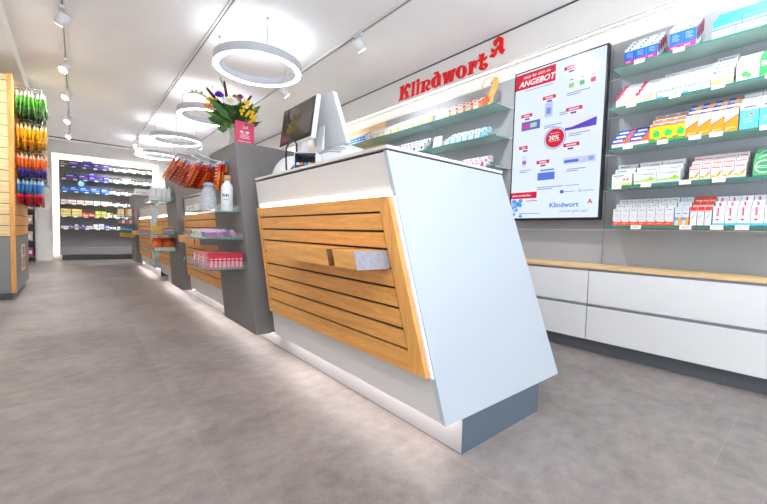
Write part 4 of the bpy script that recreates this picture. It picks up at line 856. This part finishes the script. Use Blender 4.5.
# ------------------------------------------------------------------ slatted unit on the left
g = thing('slatwall_unit', 'oak slatted wall unit with grey base at the left edge', 'display unit', (-.64,5.6,0))
X1 = -.45
greyb = mat('grey_base_panel', (140,142,146), .5)
M().box(XL+.002,X1-.012,5.09,6.3,.07,2.16,oakX).build('carcass', g)
M().box(XL+.002,X1-.03,5.10,6.27,0,.07,mat('dark_plinth')).build('plinth', g)
m = M(); m.box(XL+.002,X1-.035,5.07,5.0899,.62,2.16,black)
k = 0; z = .625
while z < 2.15:
    z1 = min(z+.100, 2.16); m.box(XL+.002,X1-.036,5.062,5.0699,z,z1,oakX); z += .106; k += 1
m.build('slatted_front', g)
M().box(XL+.002,X1-.036,5.062,5.0899,.07,.615,greyb).build('base_panel', g)
M().box(X1-.0345,X1,5.055,5.0899,.07,2.175,oakZ).build('corner_post', g)
M().box(X1-.0345,X1,6.3,6.33,.07,2.175,oakZ).build('corner_post', g)
m = M(); m.box(X1-.0115,X1-.006,5.0905,6.2995,.62,2.16,black); z = .625
while z < 2.15:
    z1 = min(z+.100, 2.16); m.box(X1-.0059,X1-.001,5.0905,6.2995,z,z1,oakY); z += .106
m.build('slatted_side', g)
m = M().box(X1-.0115,X1-.001,5.0905,6.2995,.07,.615,greyb); m.build('base_panel', g)
m = M().box(X1-.0008,X1+.002,5.55,5.9,.24,.52,col((235,225,205))); m.box(X1+.0021,X1+.003,5.58,5.87,.26,.38,col((205,150,90))).box(X1+.0021,X1+.003,5.7,5.84,.4,.5,col((150,110,80)))
tag(m.build('poster'), 'small brown and white poster on the grey base of the slatted unit', 'poster')
rowsG = [(2.0,'topmost','green',(120,205,90),(235,245,230),(70,105,60)),(1.68,'second','yellow',(250,205,50),(255,245,200),(170,120,30)),(1.385,'third','orange',(245,130,60),(250,225,190),(60,50,120)),(1.13,'lowest','blue',(80,150,215),(200,225,245),(170,40,60))]
for zi, (z, nm, cn, c1, c2, c3) in enumerate(rowsG):
    protos = []
    w, h, h2 = .085, .15, .11
    m = pillow(M(), w, h, .012, col(c1, .35), col(c2, .35)); 
    for v in m.v: pass
    vv = len(m.v); pillow(m, w*1.05, h2, .013, col(c3, .35), col(tuple(min(255,int(x*1.5)) for x in c3), .35))
    m.v = m.v[:vv]+[(x,y,zz-.12) for x, y, zz in m.v[vv:]]
    m.box(-.001,.001,-.02,.02,h/2-.004,h/2+.02,clear)
    pm_ = m.build('hanging_product_bag'); used = False
    for hi, hy in enumerate((5.22,5.42,5.62,5.84,6.06,6.22)):
        zz = z + .012*0
        hk = M().tube([(X1-.001,hy,zz+.085),(X1+.19,hy,zz+.085),(X1+.215,hy,zz+.075)], .004, chrome, 6).tube([(X1-.001,hy,zz+.115),(X1+.2,hy,zz+.112)], .0025, chrome, 5).box(X1+.2,X1+.203,hy-.02,hy+.02,zz+.09,zz+.12,paper).build('display_hook')
        tag(hk, 'metal hook on the slatted unit, %s row, %s' % (nm, ['nearest','second','third','fourth','fifth','farthest'][hi]), 'hook', 'hooks on the slatted unit')
        nb = (8,7,7,7,6,6)[hi]-(1 if zi == 3 else 0)
        for b in range(nb):
            o = pm_ if not used else pm_.copy()
            if used: C.objects.link(o)
            used = True
            q = random.Random(zi*100+hi*10+b); o.location = (X1+.02+b*.029, hy, zz-.005); o.rotation_euler = (q.uniform(-.06,.06), q.uniform(-.12,.12), q.uniform(-.15,.15))
            tag(o, '%s bag on slatted unit, %s row, %s hook, %s from the unit' % (cn, nm, ['nearest','second','third','fourth','fifth','farthest'][hi], ['first','second','third','fourth','fifth','sixth','seventh','eighth'][b]), 'bag', '%s hanging bags on the slatted unit' % cn)
g = thing('display_rack', 'narrow grey shelf rack standing at the back behind the slatted unit', 'rack', (-.73,10,0))
gm = mat('rack_grey', (165,165,168), .5)
M().box(-.845,-.60,10.22,10.24,0,1.35,gm).box(-.845,-.825,9.95,10.22,0,1.35,gm).box(-.61,-.60,9.95,10.22,0,1.35,gm).build('frame', g)
for z in (.1,.42,.74,1.04): M().box(-.8245,-.6105,9.95,10.2195,z,z+.012,gm).build('shelf', g)
for i, (z, c) in enumerate(((.112,(205,80,150)),(.432,(225,225,215)),(.752,(235,200,160)),(1.052,(230,230,235)))):
    tag(M().box(-.80,-.64,9.98,10.14,z+.0005,z+.17,col(c)).box(-.78,-.66,9.9785,9.9799,z+.05,z+.12,col((245,245,245))).build('gift_box'), '%s box on the narrow grey rack at the back left' % ['pink, lowest','pale, second-lowest','beige, third','white, topmost'][i], 'box', 'boxes on the back rack')

# ------------------------------------------------------------------ far shelves
FX = lambda px: -.25+(px-58.6)/56.3
FZ = [1.968-.258*i for i in range(6)]
FN = ['top','second','third','fourth','fifth','lowest']
for i, z in enumerate(FZ):
    tag(M().box(-.24,.56,10.102,10.2995,z-.009,z,glass).box(-.24,.56,10.10,10.1019,z-.009,z,glassedge).build('glass_shelf'), 'glass shelf on the back wall, left half, %s of six' % FN[i], 'shelf', 'glass shelves on the back wall')
    tag(M().box(.565,1.40,10.102,10.2995,z-.009,z,glass).box(.565,1.40,10.10,10.1019,z-.009,z,glassedge).build('glass_shelf'), 'glass shelf on the back wall, right half, %s of six' % FN[i], 'shelf', 'glass shelves on the back wall')
cnt = {}
def farbox(a, b, i, h, c, band, n=1, name='medicine_carton', cn='blue'):
    w = FX(b)-FX(a); key = i
    for k in range(n):
        cnt[key] = cnt.get(key, 0)+1
        hh = h/n; z = FZ[i]+.0005+k*(hh+.0005)
        m = M().box(-w/2+.004,w/2-.004,0,.15,0,hh-.001,col(c)).quad((-w/2+.01,-.0005,hh*.3),(w/2-.01,-.0005,hh*.3),(w/2-.01,-.0005,hh*.5),(-w/2+.01,-.0005,hh*.5),col(band)).quad((-w/2+.02,-.0005,hh*.62),(w/2-.06,-.0005,hh*.62),(w/2-.06,-.0005,hh*.78),(-w/2+.02,-.0005,hh*.78),col((225,225,240)))
        tag(m.build(name, loc=((FX(a)+FX(b))/2, 10.12, z)), '%s carton on the %s back-wall shelf, number %d counted from its left end' % (cn, FN[i], cnt[key]), 'box', 'cartons on the back-wall shelves')
B1, B2, PK = (38,55,165), (20,85,200), (165,70,170)
farbox(60,66.5,0,.10,(120,85,75),(200,180,170),cn='brown')
for a, b, n in ((67,79,1),(80,89,2),(90,98,1),(99,108,1)): farbox(a,b,0,.10 if n == 1 else .155,B1,PK,n,cn='dark blue')
for a, b, n in ((64,75,1),(76,85,1),(85.5,94,2),(94.5,99,1),(99.5,108.4,1)): farbox(a,b,1,.10 if n == 1 else .15,B1,PK,n,cn='dark blue')
for a, b in ((60,67.5),(68,76.5),(77,86),(87,96),(97,106)): farbox(a,b,2,.10,B2,(120,180,240),cn='bright blue')
for a, b, c, cn in ((60,66,(245,120,60),'orange'),(66.3,74,(220,90,110),'rose'),(74.3,81,(250,170,50),'yellow-orange'),(81.5,89.5,(240,90,50),'red-orange'),(90,96.5,(120,205,205),'teal'),(97,108,(250,215,120),'cream-yellow')): farbox(a,b,3,.08,(238,232,228),c,cn=cn+' and white')
for a, b, c, d, n, cn in ((59.5,69,(250,205,30),(60,170,215),2,'yellow and blue'),(69.4,79,(250,205,30),(60,170,215),2,'yellow and blue'),(79.3,85,(225,50,50),W_,1,'red'),(85.3,91,(235,70,60),(240,225,225),1,'red and white')): farbox(a,b,4,.075*n,c,d,n,cn=cn)
for a, b in ((91.6,97),(97.3,102.6)): farbox(a,b,4,.13,(190,220,70),(235,130,160),cn='lime and pink')
farbox(103,106.5,4,.10,(240,238,235),(220,220,220),cn='white'); farbox(106.8,108.6,4,.10,(250,205,40),(250,225,110),cn='yellow')
for a, b, c, d, h, cn in ((60,67,(235,232,238),(140,90,190),.05,'white and lilac'),(68,71.5,(110,60,160),W_,.08,'violet'),(72,75.5,(225,220,235),(90,50,150),.09,'white and violet'),(76,79,(110,60,160),W_,.06,'violet'),(79.5,82,(120,70,170),(240,220,160),.09,'violet'),(82.5,89,(238,238,240),(40,120,205),.06,'white and blue'),(89.5,94,(240,240,240),(210,210,215),.10,'plain white'),(94.5,100,(240,240,242),(190,190,200),.11,'plain white'),(100.5,108,(40,100,200),W_,.09,'blue')): farbox(a,b,5,h,c,d,cn=cn)
jar = M().lathe([(.026,0),(.028,.004),(.028,.05),(.024,.056)], 0, 0, col((240,238,234)), 12).lathe([(.027,0),(.027,.026)], 0, 0, col((95,55,45)), 12, .0562).build('medicine_jar'); uj = False
bjar = None
for i in range(6):
    x = .60; j = 0
    while x < 1.385:
        if i == 1 and .82 < x < .99: x = 1.0
        o = jar if not uj else jar.copy()
        if uj: C.objects.link(o)
        uj = True; q = random.Random(i*40+j); o.scale = (1.05,1,q.choice([.95,1.1,1.25])); o.location = (x, 10.14, FZ[i]+.0005); j += 1; x += q.choice([.066,.07,.078])
        tag(o, 'small white jar with brown cap on the %s back-wall shelf, number %d from the middle' % (FN[i], j), 'jar', 'jars on the back-wall shelves')
tag(M().box(.815,.975,10.12,10.27,FZ[1]+.0005,FZ[1]+.10,col((240,234,234))).box(.83,.96,10.1185,10.1199,FZ[1]+.08,FZ[1]+.085,col((215,120,130))).build('medicine_carton'), 'large white carton among the jars on the second back-wall shelf', 'box')
tag(M().tube([(0,0,0),(0,-.012,-.04)], .003, clear, 5).prism([(.055*math.cos(a*PI/10), -.085+.055*math.sin(a*PI/10)) for a in range(20)], lambda u, v, d: (u, -.013+d, v), 0, .002, col((150,215,225))).build('shelf_wobbler', loc=(FX(78.5),10.099,FZ[1]-.001)), 'round pale blue sign hanging from the second back-wall shelf', 'sign')
ft = M().box(-.03,.03,-.003,0,-.012,.012,paper).quad((-.02,-.0034,-.003),(.02,-.0034,-.003),(.02,-.0034,.003),(-.02,-.0034,.003),col((190,170,170))).build('price_tag'); uf = False
for i in range(6):
    for j, px in enumerate((63,73,82.5,93,102,113,122,132,142)):
        o = ft if not uf else ft.copy()
        if uf: C.objects.link(o)
        uf = True; o.location = (FX(px+(i%3)-1), 10.0995, FZ[i]-.01); tag(o, 'white price tag on the %s back-wall shelf, %s' % (FN[i], ORD[j]), 'price tag', 'price tags on the back-wall shelves')

# ------------------------------------------------------------------ light
w = bpy.data.worlds.new('daylight'); bpy.context.scene.world = w; w.use_nodes = True
w.node_tree.nodes['Background'].inputs[0].default_value = (.72,.86,1,1); w.node_tree.nodes['Background'].inputs[1].default_value = .25
def area(name, loc, rot, sx, sy, e, c):
    ld = bpy.data.lights.new(name, 'AREA'); ld.shape = 'RECTANGLE'; ld.size = sx; ld.size_y = sy; ld.energy = e; ld.color = c
    o = bpy.data.objects.new(name, ld); C.objects.link(o); o.location = loc; o.rotation_euler = rot
area('window_daylight', (1.05,-2.25,1.33), (PI/2,0,0), 3.1, 1.95, 3.5, (.38,.66,1))
area('ceiling_fill', (1.05,-2.2,.75), (PI/2+1.42,0,0), 3.3, 1.4, 66, (.92,.96,1))  # unseen lamp added behind the camera, aimed up to brighten the ceiling
bpy.context.scene.render.film_transparent = False
vs = bpy.context.scene.view_settings
vs.view_transform = 'Standard'; vs.look = 'None'; vs.gamma = 1; vs.use_curve_mapping = False; vs.exposure = 1.65
